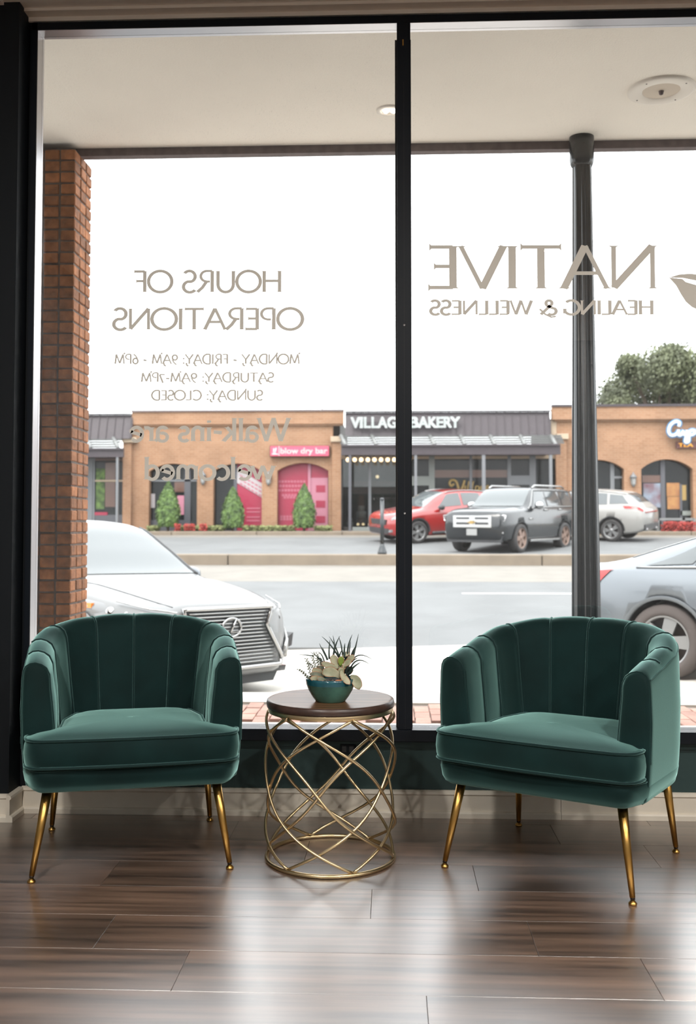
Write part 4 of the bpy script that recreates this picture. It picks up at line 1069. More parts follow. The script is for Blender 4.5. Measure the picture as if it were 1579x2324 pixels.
def mirror_(root, m, x, y, z, sides=(1, -1), s=1.0):
    for sd in sides:
        mb = MB(); ry = []
        for t, a, b in ((-.10, .02, .03), (-.085, .075, .075), (-.03, .095, .088), (.05, .07, .07), (.09, .03, .035), (.10, .005, .01)):
            ry.append([(x + t * s + .0, sd * (y + .10 + a * s * math.cos(2*math.pi*k/14)), z + b * s * math.sin(2*math.pi*k/14)) for k in range(14)])
        mb.rings(ry, True, True, True); mm = mb.build('mirror', m, root)
        MB().tube([(x, sd * (y - .03), z - .06 * s), (x, sd * (y + .04), z - .04 * s)], .022, 8).build('mirror_arm', M['plastic'], mm)
def place_car(root, fdir_deg, anchor, pos):
    """fdir in camera azimuth: direction the nose points, degrees from world +X; anchor = local (x, y) put at world pos"""
    a = R(fdir_deg); f = Vector((math.cos(a), math.sin(a), 0)); l = Vector((-math.sin(a), math.cos(a), 0))
    s = (gz(pos.y + .9) - gz(pos.y - .9)) / 1.8; s = max(-.12, min(.12, s))
    f.z = s * f.y; f.normalize(); up = f.cross(Vector((l.x, l.y, s * l.y))).normalized(); l = up.cross(f)
    m = Matrix((f, l, up)).transposed()
    loc = pos - m @ Vector((anchor[0], anchor[1], 0))
    root.matrix_world = Matrix.Translation(loc) @ m.to_4x4()

# ---- white crossover nose-in by the kerb, left
t = thing('car', 'white crossover with spindle grille parked by the brick pillar behind the left armchair', 'car', group='parked cars')
T1 = [(0.0, .24, .60, .64, .58, .58, .76, .45, .80, .84), (-.06, .22, .70, .75, .58, .68, .79, .52, .845, .88), (-.22, .21, .82, .86, .60, .78, .83, .60, .895, .925), (-.50, .20, .90, .925, .65, .84, .885, .66, .96, .985),
      (-.95, .21, .92, .945, .68, .86, .965, .70, 1.04, 1.06), (-1.32, .21, .92, .945, .70, .85, 1.02, .74, 1.09, 1.105), (-1.75, .21, .92, .945, .70, .845, 1.045, .67, 1.36, 1.385), (-2.12, .21, .92, .945, .70, .84, 1.06, .60, 1.575, 1.61),
      (-2.7, .21, .92, .945, .70, .84, 1.08, .60, 1.64, 1.68), (-3.6, .21, .92, .945, .72, .835, 1.11, .585, 1.61, 1.66), (-4.2, .24, .90, .935, .74, .81, 1.14, .56, 1.53, 1.58), (-4.6, .28, .86, .90, .74, .77, 1.10, .58, 1.22, 1.28), (-4.86, .38, .78, .82, .72, .70, .98, .55, 1.02, 1.04)]
car_body(t, T1, M['car_white'], (-.96, -3.75), .37, .945)
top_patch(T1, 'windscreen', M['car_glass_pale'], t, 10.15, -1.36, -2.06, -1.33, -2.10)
patch(T1, 'front_side_window', M['car_glass'], t, (8.25, -1.75, -2.75), (9.75, -2.20, -2.75))
patch(T1, 'rear_side_window', M['car_glass'], t, (8.25, -2.82, -3.9), (9.75, -2.82, -3.75))
for sd in (1, -1):
    MB().tube([surf_off(T1, lerp(-1.34, -2.14, k / 10), 10.0, sd, .004) for k in range(11)], .018, 6).build('windscreen_trim', M['plastic'], t)
    MB().tube([surf_off(T1, lerp(-.08, -1.30, k / 10), 9.7, sd, .001) for k in range(11)], .0035, 5).build('bonnet_gap', M['seal'], t)
mirror_(t, M['car_silver'], -1.72, .90, 1.09)
for x in (-.96, -3.75):
    for sd in (1, -1): wheel(t, x, sd * .82, .37, .23, M['rim'], M['tyre'], 5, True)
    arch_lip(t, T1, x, .37, M['car_white'])
face(t, 'grille_backing', M['plastic'], [(-.50,.815),(.50,.815),(.43,.66),(.62,.36),(.60,.32),(-.60,.32),(-.62,.36),(-.43,.66)], -.01, .03, bend=.06)
gr = face(t, 'grille', M['chrome_soft'], [(-.03,.74),(.03,.74),(.03,.735),(-.03,.735)], .02, .004)
for k in range(15):
    z = .785 - k * .032; hw = interp([(.32,.60),(.38,.60),(.66,.43),(.81,.49)], z) - .02
    MB().tube([(.030 - .06 * y * y + .004, y, z) for y in [hw * (i / 6 - 1) for i in range(13)]], [.0075] * 13, 6).build('grille_bar', M['chrome_soft'], gr)
fp = [(-.52,.825),(.52,.825),(.45,.66),(.66,.36),(.64,.29),(-.64,.29),(-.66,.36),(-.45,.66)]
MB().tube([(.028 - .06*y*y, y, z) for y, z in dense(fp, .05)], .022, 8, True).build('grille_surround', M['chrome'], t)
em = MB().lathe([(.095, 0), (.100, .006), (.095, .012), (.080, .012), (.078, .004), (.095, 0)], 40, cap=False)
em.v = [(.04 + z, x * 1.22, y * .92 + .655) for x, y, z in em.v]
emb = em.build('emblem', M['chrome'], t, label='chrome oval emblem with an L shaped stroke')
MB().lathe([(0, 0), (.092, 0)], 32, cap=False).build('emblem_disc', M['plastic'], emb).data.transform(Matrix(((0,0,1,.036),(1.22,0,0,0),(0,.92,0,.655),(0,0,0,1))))
MB().tube([(.052, .045, .728), (.052, -.018, .615), (.052, .075, .612)], .010, 6).build('emblem_stroke', M['chrome'], emb)
for sd in (1, -1):
    rows = []
    for f in range(9):
        a = f / 8; x = lerp(-.05, -.92, a); yb = sd * lerp(.615, .925, math.sin(a * 1.57) ** .9)
        zc = lerp(.715, .875, a); hh = lerp(.085, .045, a)
        rows.append([(x + .02, yb + sd * .012, zc - hh), (x + .035 * (1 - a) + .01, yb + sd * .03, zc), (x, yb - sd * .01, zc + hh)])
    hl = MB().rings(rows, False, False, False).build('headlight', M['lamp_clear'], t)
    for f, rr in ((.16, .045), (.36, .050), (.56, .045)):
        x = lerp(-.05, -.92, f); yb = sd * lerp(.615, .925, math.sin(f * 1.57) ** .9); zc = lerp(.715, .875, f)
        MB().lathe([(rr, -.02), (rr, .02), (rr * .8, .03), (0, .034)], 18).xf(Matrix.Translation((x + .02, yb + sd * .022, zc)) @ Matrix.Rotation(R(90), 4, 'Y') @ Matrix.Rotation(R(-sd * 38), 4, 'X')).build('projector', M['chrome'], hl)
    MB().box(-.80, -.72, -.02, .02, -.02, .02).xf(Matrix.Translation((0, sd * .925, .855)) @ Matrix.Rotation(0, 4, 'Z')).build('marker', M['lamp_amber'], hl)
    MB().tube([(.03, sd * .60, .805), (-.14, sd * .76, .835), (-.45, sd * .875, .90)], .008, 6).build('lamp_brow', M['chrome'], hl)
    MB().tube([(-.01, sd * .70, .36), (-.08, sd * .80, .50), (-.16, sd * .85, .62)], [.03, .02, .006], 8).build('corner_blade', M['chrome_soft'], t)
    MB().prism([(sd*.73, .40), (sd*.86, .44), (sd*.88, .56), (sd*.80, .52)], -.20, -.07, 'x').build('fog_recess', M['plastic'], t)
face(t, 'lower_lip', M['chrome'], [(-.80,.26),(.80,.26),(.78,.21),(-.78,.21)], -.03, .05, bend=.16)
face(t, 'bumper_intake', M['plastic'], [(-.70,.21),(.70,.21),(.64,.13),(-.64,.13)], -.10, .05, bend=.10)
p = Vector((0, 0, EYE)) + _fw * 9.05 + _rt * -1.06
place_car(t, -42 + 2.4, (0, 0), Vector((p.x, p.y, gz(p.y + .8) + cross_fall(p.x))))

# ---- blue silver saloon, right
t = thing('car', 'blue silver fastback saloon parked beyond the right armchair, rear wheel showing', 'car', group='parked cars')
T2 = [(0.0, .28, .55, .60, .50, .55, .66, .40, .70, .72), (-.15, .22, .80, .84, .54, .74, .72, .55, .78, .80), (-.5, .19, .88, .905, .58, .82, .80, .62, .87, .89), (-.95, .18, .90, .92, .60, .84, .87, .66, .945, .965), (-1.3, .18, .90, .925, .62, .83, .93, .70, 1.00, 1.02),
      (-1.8, .18, .90, .925, .64, .82, .955, .60, 1.26, 1.29), (-2.3, .18, .90, .925, .64, .815, .97, .545, 1.385, 1.43), (-2.8, .18, .90, .925, .64, .81, .98, .54, 1.40, 1.443), (-3.3, .18, .90, .925, .66, .81, .99, .53, 1.345, 1.385), (-3.8, .20, .90, .93, .70, .82, 1.00, .55, 1.21, 1.25), (-4.2, .24, .88, .915, .72, .80, 1.01, .60, 1.09, 1.125),
      (-4.5, .30, .82, .86, .74, .76, .985, .62, 1.045, 1.065), (-4.64, .38, .74, .79, .74, .70, .97, .60, 1.03, 1.05), (-4.69, .46, .66, .72, .74, .64, .93, .56, .97, .985)]
car_body(t, T2, M['car_silver'], (-.92, -3.70), .345, .925)
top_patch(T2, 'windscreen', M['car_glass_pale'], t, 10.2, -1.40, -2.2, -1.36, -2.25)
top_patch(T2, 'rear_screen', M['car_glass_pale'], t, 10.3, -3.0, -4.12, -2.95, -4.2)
patch(T2, 'front_side_window', M['car_glass'], t, (8.3, -1.75, -2.55), (9.8, -2.2, -2.55))
patch(T2, 'rear_side_window', M['car_glass_pale'], t, (8.35, -2.62, -3.45), (9.75, -2.62, -3.30))
patch(T2, 'quarter_window', M['car_glass_pale'], t, (8.4, -3.47, -3.92), (9.6, -3.32, -3.42))
for sd in (1, -1):
    MB().tube([surf_off(T2, lerp(-1.7, -4.0, k / 16), 8.2, sd, .006) for k in range(17)], .010, 6).build('window_trim', M['chrome_soft'], t)
    MB().tube([surf_off(T2, lerp(-2.6, -3.15, k / 8), lerp(8.1, 3.2, k / 8), sd, .002) for k in range(9)], .004, 5).build('door_gap', M['seal'], t)
    MB().tube([surf_off(T2, lerp(-1.6, -1.6, k / 8), lerp(8.1, 3.2, k / 8), sd, .002) for k in range(9)], .004, 5).build('door_gap', M['seal'], t)
    MB().tube([surf_off(T2, x, 7.1, sd, .012) for x in (-2.86, -2.95, -3.06)], [.010, .014, .010], 6).build('door_handle', M['chrome_soft'], t)
    patch(T2, 'tail_lamp', M['lamp_red'], t, (5.2, -4.40, -4.66), (7.4, -4.22, -4.66), (sd,), .010)
    patch(T2, 'tail_lamp_clear', M['lamp_clear'], t, (7.4, -4.22, -4.66), (7.95, -4.30, -4.66), (sd,), .010)
MB().tube([(-4.66 + .10 * y * y, y, 1.045) for y in [-.60 + .1 * k for k in range(13)]], .016, 6).build('boot_lip', M['car_silver'], t)
face(t, 'bumper_valance', M['plastic'], [(-.62,.50),(.62,.50),(.56,.36),(-.56,.36)], -4.70, .05)
mirror_(t, M['car_silver'], -1.72, .86, .98)
for x in (-.92, -3.70):
    for sd in (1, -1): wheel(t, x, sd * .80, .345, .24, M['rim'], M['tyre_dusty'], 5)
    arch_lip(t, T2, x, .345, M['car_silver'])
place_car(t, -37, (-3.70, -.80), cam_point(1512, 9.5))

# ---- black full size SUV
t = thing('car', 'black full size SUV with chrome grille facing left across the street', 'car', group='parked cars')
T3 = [(0.0, .42, .80, .86, .75, .82, 1.04, .66, 1.10, 1.12), (-.10, .36, .90, .95, .76, .90, 1.08, .76, 1.15, 1.18), (-.40, .34, .96, 1.00, .78, .95, 1.13, .82, 1.215, 1.245), (-.95, .34, .98, 1.02, .80, .97, 1.17, .84, 1.26, 1.285), (-1.40, .34, .98, 1.02, .80, .96, 1.20, .84, 1.29, 1.31), (-1.85, .34, .98, 1.02, .80, .955, 1.22, .78, 1.62, 1.66), (-2.15, .34, .98, 1.02, .80, .95, 1.22, .735, 1.79, 1.825),
      (-2.7, .34, .98, 1.02, .80, .95, 1.23, .73, 1.83, 1.87), (-4.2, .36, .98, 1.02, .82, .945, 1.25, .73, 1.82, 1.86), (-4.9, .40, .96, 1.00, .84, .93, 1.25, .72, 1.76, 1.81), (-5.1, .46, .92, .97, .84, .90, 1.20, .78, 1.38, 1.42), (-5.18, .52, .86, .90, .82, .84, 1.08, .74, 1.14, 1.16)]
car_body(t, T3, M['car_black'], (-.98, -3.93), .41, 1.02)
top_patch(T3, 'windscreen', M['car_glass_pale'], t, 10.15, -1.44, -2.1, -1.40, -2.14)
patch(T3, 'front_side_window', M['car_glass'], t, (8.25, -1.85, -2.80), (9.7, -2.22, -2.80))
patch(T3, 'rear_side_window', M['car_glass'], t, (8.25, -2.90, -3.80), (9.7, -2.90, -3.75))
patch(T3, 'cargo_window', M['car_glass'], t, (8.25, -3.95, -4.85), (9.7, -3.9, -4.70))
for sd in (1, -1):
    MB().tube([surf_off(T3, lerp(-1.80, -4.9, k / 16), 8.15, sd, .008) for k in range(17)] , .020, 6).build('window_trim', M['chrome_soft'], t)
    MB().tube([surf_off(T3, lerp(-1.55, -2.2, k / 8), lerp(8.3, 9.9, k / 8), sd, .008) for k in range(9)] + [surf_off(T3, lerp(-2.3, -4.75, k / 10), 9.85, sd, .008) for k in range(11)], .016, 6).build('window_surround', M['chrome_soft'], t)
    MB().tube([(x, sd * .70, z) for x, z in ((-2.3, 1.84), (-2.45, 1.91), (-4.3, 1.91), (-4.5, 1.85))], .028, 8).build('roof_rail', M['chrome_soft'], t)
    MB().tube([surf_off(T3, x, 7.0, sd, .02) for x in (-2.55, -2.66, -2.78)], .022, 6).build('door_handle', M['chrome_soft'], t)
    MB().tube([surf_off(T3, x, 7.0, sd, .02) for x in (-3.55, -3.66, -3.78)], .022, 6).build('door_handle', M['chrome_soft'], t)
    MB().box(-3.45, -1.5, sd * 1.00 - .10, sd * 1.00 + .06, .30, .36, ch=.012).build('running_board', M['chrome_soft'], t)
    MB().tube([surf_off(T3, x, 5.6, sd, .008) for x in (-1.50, -1.70)], .025, 6).build('badge', M['chrome_soft'], t)
    hl = face(t, 'headlight', M['lamp_clear'], [(sd*.60,1.02),(sd*.94,1.06),(sd*.94,.95),(sd*.62,.84)], -.12, .14, bend=.12)
    face(t, 'headlight_divider', M['car_black'], [(sd*.61,.945),(sd*.95,.985),(sd*.95,.965),(sd*.61,.925)], .0, .035, hl, bend=.12)
    MB().tube([(.02-.12*y*y, sd*y, z) for y, z in ((.58, 1.03), (.80, 1.06), (.98, 1.05), (.95, .90), (.70, .82), (.58, .83))], .018, 6).build('lamp_surround', M['chrome'], hl)
    face(t, 'fog_lamp', M['chrome_soft'], [(sd*.62,.565),(sd*.92,.60),(sd*.92,.56),(sd*.62,.525)], -.06, .10, bend=.12)
face(t, 'grille', M['chrome'], [(-.60,1.05),(.60,1.05),(.60,.72),(-.60,.72)], -.02, .07, bend=.05)
for z0, z1 in ((.945, 1.00), (.80, .86)):
    for sd in (1, -1): face(t, 'grille_slot', M['plastic'], [(sd*.10,z1),(sd*.50,z1),(sd*.50,z0),(sd*.10,z0)], .045, .012, bend=.05)
face(t, 'emblem', M['gold_paint'], [(-.11,.875),(-.06,.875),(-.05,.905),(.05,.905),(.06,.875),(.13,.875),(.11,.845),(.05,.845),(.04,.815),(-.05,.815),(-.06,.845),(-.13,.845)], .05, .02)
face(t, 'licence_plate', M['plate'], [(-.16,.68),(.16,.68),(.16,.50),(-.16,.50)], .02, .04)
face(t, 'lower_bumper', M['plastic'], [(-.90,.50),(.90,.50),(.84,.30),(-.84,.30)], -.14, .12, bend=.06)
mirror_(t, M['chrome'], -1.90, 1.0, 1.33, s=1.35)
for x in (-.98, -3.93):
    for sd in (1, -1): wheel(t, x, sd * .90, .41, .27, M['rim_warm'], M['tyre'], 5)
    arch_lip(t, T3, x, .41, M['car_black'])
place_car(t, -126 + 2.4, (-.98, .90), cam_point(1174, 28.6))

# ---- red crossover behind it, left
def crossover(label, paint, lamp_white):
    t = thing('car', label, 'car', group='parked cars')
    T4 = [(0.0, .34, .62, .68, .60, .62, .80, .46, .86, .88), (-.12, .26, .80, .86, .64, .76, .86, .58, .93, .955), (-.45, .23, .89, .92, .68, .83, .93, .64, 1.005, 1.03), (-.9, .22, .90, .925, .70, .85, .985, .68, 1.06, 1.08), (-1.2, .22, .90, .93, .72, .84, 1.03, .72, 1.11, 1.125), (-1.7, .22, .90, .93, .72, .835, 1.06, .64, 1.40, 1.43), (-2.1, .22, .90, .93, .72, .83, 1.07, .58, 1.56, 1.60),
          (-2.7, .22, .90, .93, .72, .83, 1.09, .575, 1.61, 1.655), (-3.5, .23, .90, .93, .74, .825, 1.13, .565, 1.57, 1.615), (-4.1, .26, .89, .925, .78, .80, 1.17, .54, 1.46, 1.51), (-4.45, .32, .86, .90, .80, .77, 1.14, .57, 1.20, 1.25), (-4.62, .42, .78, .83, .80, .70, 1.02, .55, 1.06, 1.08)]
    car_body(t, T4, paint, (-.90, -3.62), .36, .93)
    top_patch(T4, 'windscreen', M['car_glass_pale'], t, 10.15, -1.25, -2.05, -1.21, -2.08)
    top_patch(T4, 'rear_screen', M['car_glass'], t, 10.3, -4.02, -4.40, -4.0, -4.43)
    patch(T4, 'front_side_window', M['car_glass'], t, (8.25, -1.65, -2.60), (9.75, -2.12, -2.60))
    patch(T4, 'rear_side_window', M['car_glass'], t, (8.25, -2.68, -3.45), (9.75, -2.68, -3.4))
    patch(T4, 'quarter_window', M['car_glass'], t, (8.3, -3.52, -4.15), (9.7, -3.48, -3.9))
    for sd in (1, -1):
        MB().tube([surf_off(T4, lerp(-2.1, -4.0, k / 10), 10.1, sd, .012) for k in range(11)], .018, 6).build('roof_rail', M['chrome_soft'], t)
        MB().tube([surf_off(T4, lerp(-1.42, -3.10, k / 12), 3.1, sd, .012) for k in range(13)], .05, 6).build('sill_cladding', M['plastic'], t)
        MB().tube([surf_off(T4, x, 7.0, sd, .014) for x in (-2.45, -2.55, -2.65)], .014, 6).build('door_handle', paint, t)
        patch(T4, 'headlight', M['lamp_clear'], t, (6.2, -.03, -.62), (7.7, -.06, -.70), (sd,), .010)
        patch(T4, 'tail_lamp', M['lamp_red'], t, (6.4, -4.05, -4.60), (7.3, -3.95, -4.60), (sd,), .012)
        face(t, 'fog_lamp', M['lamp_clear'], [(sd*.55,.44),(sd*.74,.46),(sd*.74,.38),(sd*.55,.36)], -.06, .07)
    face(t, 'grille', M['plastic'], [(-.50,.76),(.50,.76),(.44,.60),(-.44,.60)], -.02, .05)
    face(t, 'lower_grille', M['plastic'], [(-.62,.48),(.62,.48),(.56,.32),(-.56,.32)], -.02, .05)
    face(t, 'tail_strip', M['lamp_red'], [(-.62,.965),(.62,.965),(.62,.94),(-.62,.94)], -4.66, .06)
    face(t, 'rear_bumper', M['plastic'], [(-.74,.56),(.74,.56),(.70,.40),(-.70,.40)], -4.66, .08)
    for sd in (1, -1): MB().tube([(-4.55, sd * .50, .40), (-4.67, sd * .50, .40)], .05, 10).build('exhaust', M['chrome'], t)
    mirror_(t, M['plastic'], -1.72, .88, 1.12)
    for x in (-.90, -3.62):
        for sd in (1, -1): wheel(t, x, sd * .81, .36, .23, M['rim'], M['tyre'], 5, True)
        arch_lip(t, T4, x, .36, M['plastic'], w=.05)
    return t
t = crossover('red crossover parked behind the black SUV, nose beside the mullion', M['car_red'], True)
place_car(t, -152 + 2.4, (-.90, .81), cam_point(945, 32.2))
t = crossover('pearl white crossover seen from behind, right of the iron post', M['car_pearl'], False)
place_car(t, 147 + 2.4, (-3.62, .81), cam_point(1387, 32.6))

# ================================================================== THE SHOPS ACROSS THE STREET
BY = 37.5
def fX(px, Y=BY, py=1100): return onY(px, py, Y).x
def fZ(py, Y=BY, px=900): return onY(px, py, Y).z
def quad_panel(name, m, parent, px0, px1, py0, py1, Y, d=0.03, label=None):
    return MB().box(fX(px0, Y), fX(px1, Y), Y - d, Y, fZ(py1, Y), fZ(py0, Y)).build(name, m, parent, label=label)
def arch_pts(x0, x1, zs, zc, n=14):
    """segmental arch from (x0, zs) over zc to (x1, zs)"""
    c = (x0 + x1) / 2; h = zc - zs; w = (x1 - x0) / 2; r = (w*w + h*h) / (2*h); a = math.asin(w / r)
    return [(c + r * math.sin(-a + 2*a*i/n), zs + h - r + r * math.cos(-a + 2*a*i/n)) for i in range(n + 1)]
def arched_wall(parent, px0, px1, py_top, py_base, arches, Y, depth=0.4):
    mb = MB(); zt, zb = fZ(py_top, Y), fZ(py_base, Y) - .3; cur = fX(px0, Y)
    for a0, a1, ys, yc in arches:
        x0, x1 = fX(a0, Y), fX(a1, Y); zs, zc = fZ(ys, Y), fZ(yc, Y)
        mb.box(cur, x0, Y, Y + depth, zb, zt)
        pts = arch_pts(x0, x1, zs, zc)
        for (xa, za), (xb, zb_) in zip(pts, pts[1:]):
            mb.prism([(xa, za), (xb, zb_), (xb, zt), (xa, zt)], Y, Y + depth, 'y')
        cur = x1
    mb.box(cur, fX(px1, Y), Y, Y + depth, zb, zt)
    return mb.build('brick_wall', M['brick_far'], parent)
M['far_glass'] = M['shop_glass']
def bay(parent, px0, px1, py0, py1, Y):
    return quad_panel('window', M['shop_glass'], parent, px0, px1, py0, py1, Y, .02)
def lantern(px, py, label, parent_y=BY):
    p = onY(px, py, parent_y - .10); t = thing('wall_lantern', label, 'lantern', p, group='wall lanterns')
    MB().box(-.05, .05, .04, .10, -.14, .16).build('back_plate', M['lantern_metal'], t)
    g = MB().lathe([(.055, -.20), (.085, -.16), (.105, .06), (.10, .08)], 6, smooth=False).build('glass', M['lantern_glass'], t)
    MB().lathe([(.135, .07), (.12, .12), (.07, .19), (.03, .22), (.02, .28), (0, .29)], 12).build('cap', M['lantern_metal'], t)
    MB().lathe([(.0, -.27), (.03, -.25), (.06, -.20), (.06, -.185)], 10).build('finial', M['lantern_metal'], t)
    return t

# ---- salon: brick building with three arches
sal = thing('brick_shop', 'orange brick shop with three arches and a pink lit sign', 'building', (0, 0, 0), group='shops across the street')
arched_wall(sal, 299, 755, 941, 1205, [(338, 447, 1069, 1051), (484, 594, 1069, 1051), (629, 745, 1068, 1050)], BY)
quad_panel('parapet', M['brick_far'], sal, 300, 780, 933, 962, BY, .14)
quad_panel('coping', M['beam'], sal, 299, 781, 929.5, 933.5, BY, .2)
for a, b in ((281, 300), (754, 774)):
    pl_ = quad_panel('pilaster', M['brick_far'], sal, a, b, 1003, 1208, BY, .18)
    quad_panel('stone_cap', M['stone'], pl_, a - 1 if a < 400 else a - 3, b + 12 if a < 400 else b, 991, 1003, BY, .26)
quad_panel('corbel_course', M['brick_far'], sal, 301, 779, 962, 966, BY, .08)
# glazing behind the arches
Yg = BY + .36
w1 = bay(sal, 330, 452, 1045, 1206, Yg)
quad_panel('transom', M['shop_frame'], w1, 338, 447, 1088, 1092, Yg - .02, .05)
quad_panel('mullion', M['shop_frame_dark'], w1, 419, 433, 1050, 1206, Yg - .02, .05)
quad_panel('lower_panel', M['shop_frame_dark'], w1, 338, 420, 1180, 1206, Yg - .02, .03)
quad_panel('poster', M['pink'], w1, 403, 418, 1124, 1168, Yg - .02, .02)
quad_panel('poster', M['white_film'], w1, 343, 352, 1120, 1152, Yg - .02, .02)
quad_panel('poster', M['shop_brown'], w1, 396, 419, 1092, 1116, Yg - .02, .02)
w2 = bay(sal, 478, 600, 1045, 1206, Yg)
quad_panel('crimson_film', M['crimson'], w2, 538, 600, 1048, 1206, Yg - .02, .02)
mb = MB(); b0 = [(538, 1062), (600, 1100), (600, 1132), (538, 1095)]
mb.prism([(fX(x, Yg), fZ(y, Yg)) for x, y in b0], Yg - .07, Yg - .05, 'y'); bn = mb.build('diagonal_banner', M['white_film'], w2)
for k in range(3):
    mb = MB(); o_ = 8 + k * 9
    for j in range(6):
        xa = 545 + j * 8.5; ya = 1066 + (xa - 538) * .60 + o_ - 2
        mb.prism([(fX(x, Yg), fZ(y, Yg)) for x, y in ((xa, ya), (xa + 6, ya + 3.6), (xa + 6, ya + 7), (xa, ya + 3.4))], Yg - .08, Yg - .07, 'y')
    mb.build('print', M['pink_text'], bn, kind='stuff')
quad_panel('door_post', M['shop_frame_dark'], w2, 531, 538, 1048, 1206, Yg - .02, .06)
for y in (1152, 1160, 1172, 1180): quad_panel('print', M['pink_text'], w2, 560, 590, y, y + 3, Yg - .04, .01)
w3 = bay(sal, 624, 750, 1044, 1206, Yg)
quad_panel('crimson_film', M['crimson'], w3, 628, 700, 1046, 1206, Yg - .02, .02)
quad_panel('crimson_film', M['crimson'], w3, 706, 748, 1046, 1084, Yg - .02, .02)
pk = quad_panel('pink_film', M['pink'], w3, 703, 744, 1084, 1206, Yg - .02, .025)
quad_panel('mullion', M['pink'], w3, 699, 705, 1046, 1206, Yg - .02, .06)
for y0, y1 in ((1101, 1117), (1136, 1152), (1171, 1187)): quad_panel('square_print', M['crimson'], pk, 717, 738, y0, y1, Yg - .045, .01)
for y, xa, xb in ((1090, 632, 690), (1100, 634, 684), (1110, 632, 690), (1121, 640, 676), (1126, 644, 672), (1170, 636, 668), (1176, 636, 666)):
    mb = MB(); x = xa
    while x < xb: mb.box(fX(x, Yg), fX(x + 5, Yg), Yg - .05, Yg - .04, fZ(y + 5, Yg), fZ(y, Yg)); x += 7
    mb.build('print', M['pink_text'], w3, kind='stuff')
MB().box(fX(301, BY), fX(770, BY), BY + .40, BY + 7, .8, fZ(942)).build('hall', M['interior_dark'], sal)
sg_ = thing('shop_sign', 'pink lit sign box with white lettering above the third arch', 'sign', onY(681, 1024, BY - .02), group='shop signs')
x0, x1, z0, z1 = fX(615) - sg_.location.x, fX(746.5) - sg_.location.x, fZ(1035) - sg_.location.z, fZ(1013) - sg_.location.z
MB().box(x0 - .03, x1 + .03, -.20, .0, z0 - .03, z1 + .03, ch=.015).build('box', M['sign_backing'], sg_)
fc = MB().box(x0, x1, -.215, -.20, z0, z1).build('face', M['sign_pink'], sg_)
text_mesh('blow dry bar', M['sign_white'], fc, 'lettering', fX(638) - sg_.location.x, fX(743) - sg_.location.x, fZ(1029.5) - sg_.location.z, fZ(1017) - sg_.location.z, -.216, .01, .022)
ix = fX(618) - sg_.location.x; iw = (fX(634) - fX(618))
MB().box(ix + iw * 1.0, ix + iw * 1.06, -.225, -.214, z0, z1).build('divider', M['sign_white'], fc)
MB().tube([(ix + iw*.25, -.222, z0 + .08), (ix + iw*.30, -.222, z1 - .08)], .018, 5).tube([(ix + iw*.45, -.222, z0 + .08), (ix + iw*.62, -.222, z1 - .06)], .018, 5).tube([(ix + iw*.05, -.222, z0 + .07), (ix + iw*.9, -.222, z0 + .07)], .018, 5).build('hairdryer_mark', M['sign_white'], fc)
lantern(460, 1085, 'grey wall lantern between the first two arches of the brick shop')
lantern(609, 1086, 'grey wall lantern between the second and third arches of the brick shop')
t = thing('roof_mast', 'thin grey mast on the roof of the brick shop', 'mast', (fX(731, 40, 900), 40, fZ(935, 40)))
MB().tube([(0, 0, -.3), (0, 0, fZ(890, 40) - fZ(935, 40))], [.022, .014], 8).build('pole', M['lantern_metal'], t)
MB().lathe([(.06, -.3), (.06, -.1), (.02, -.05)], 10).build('foot', M['lantern_metal'], t)

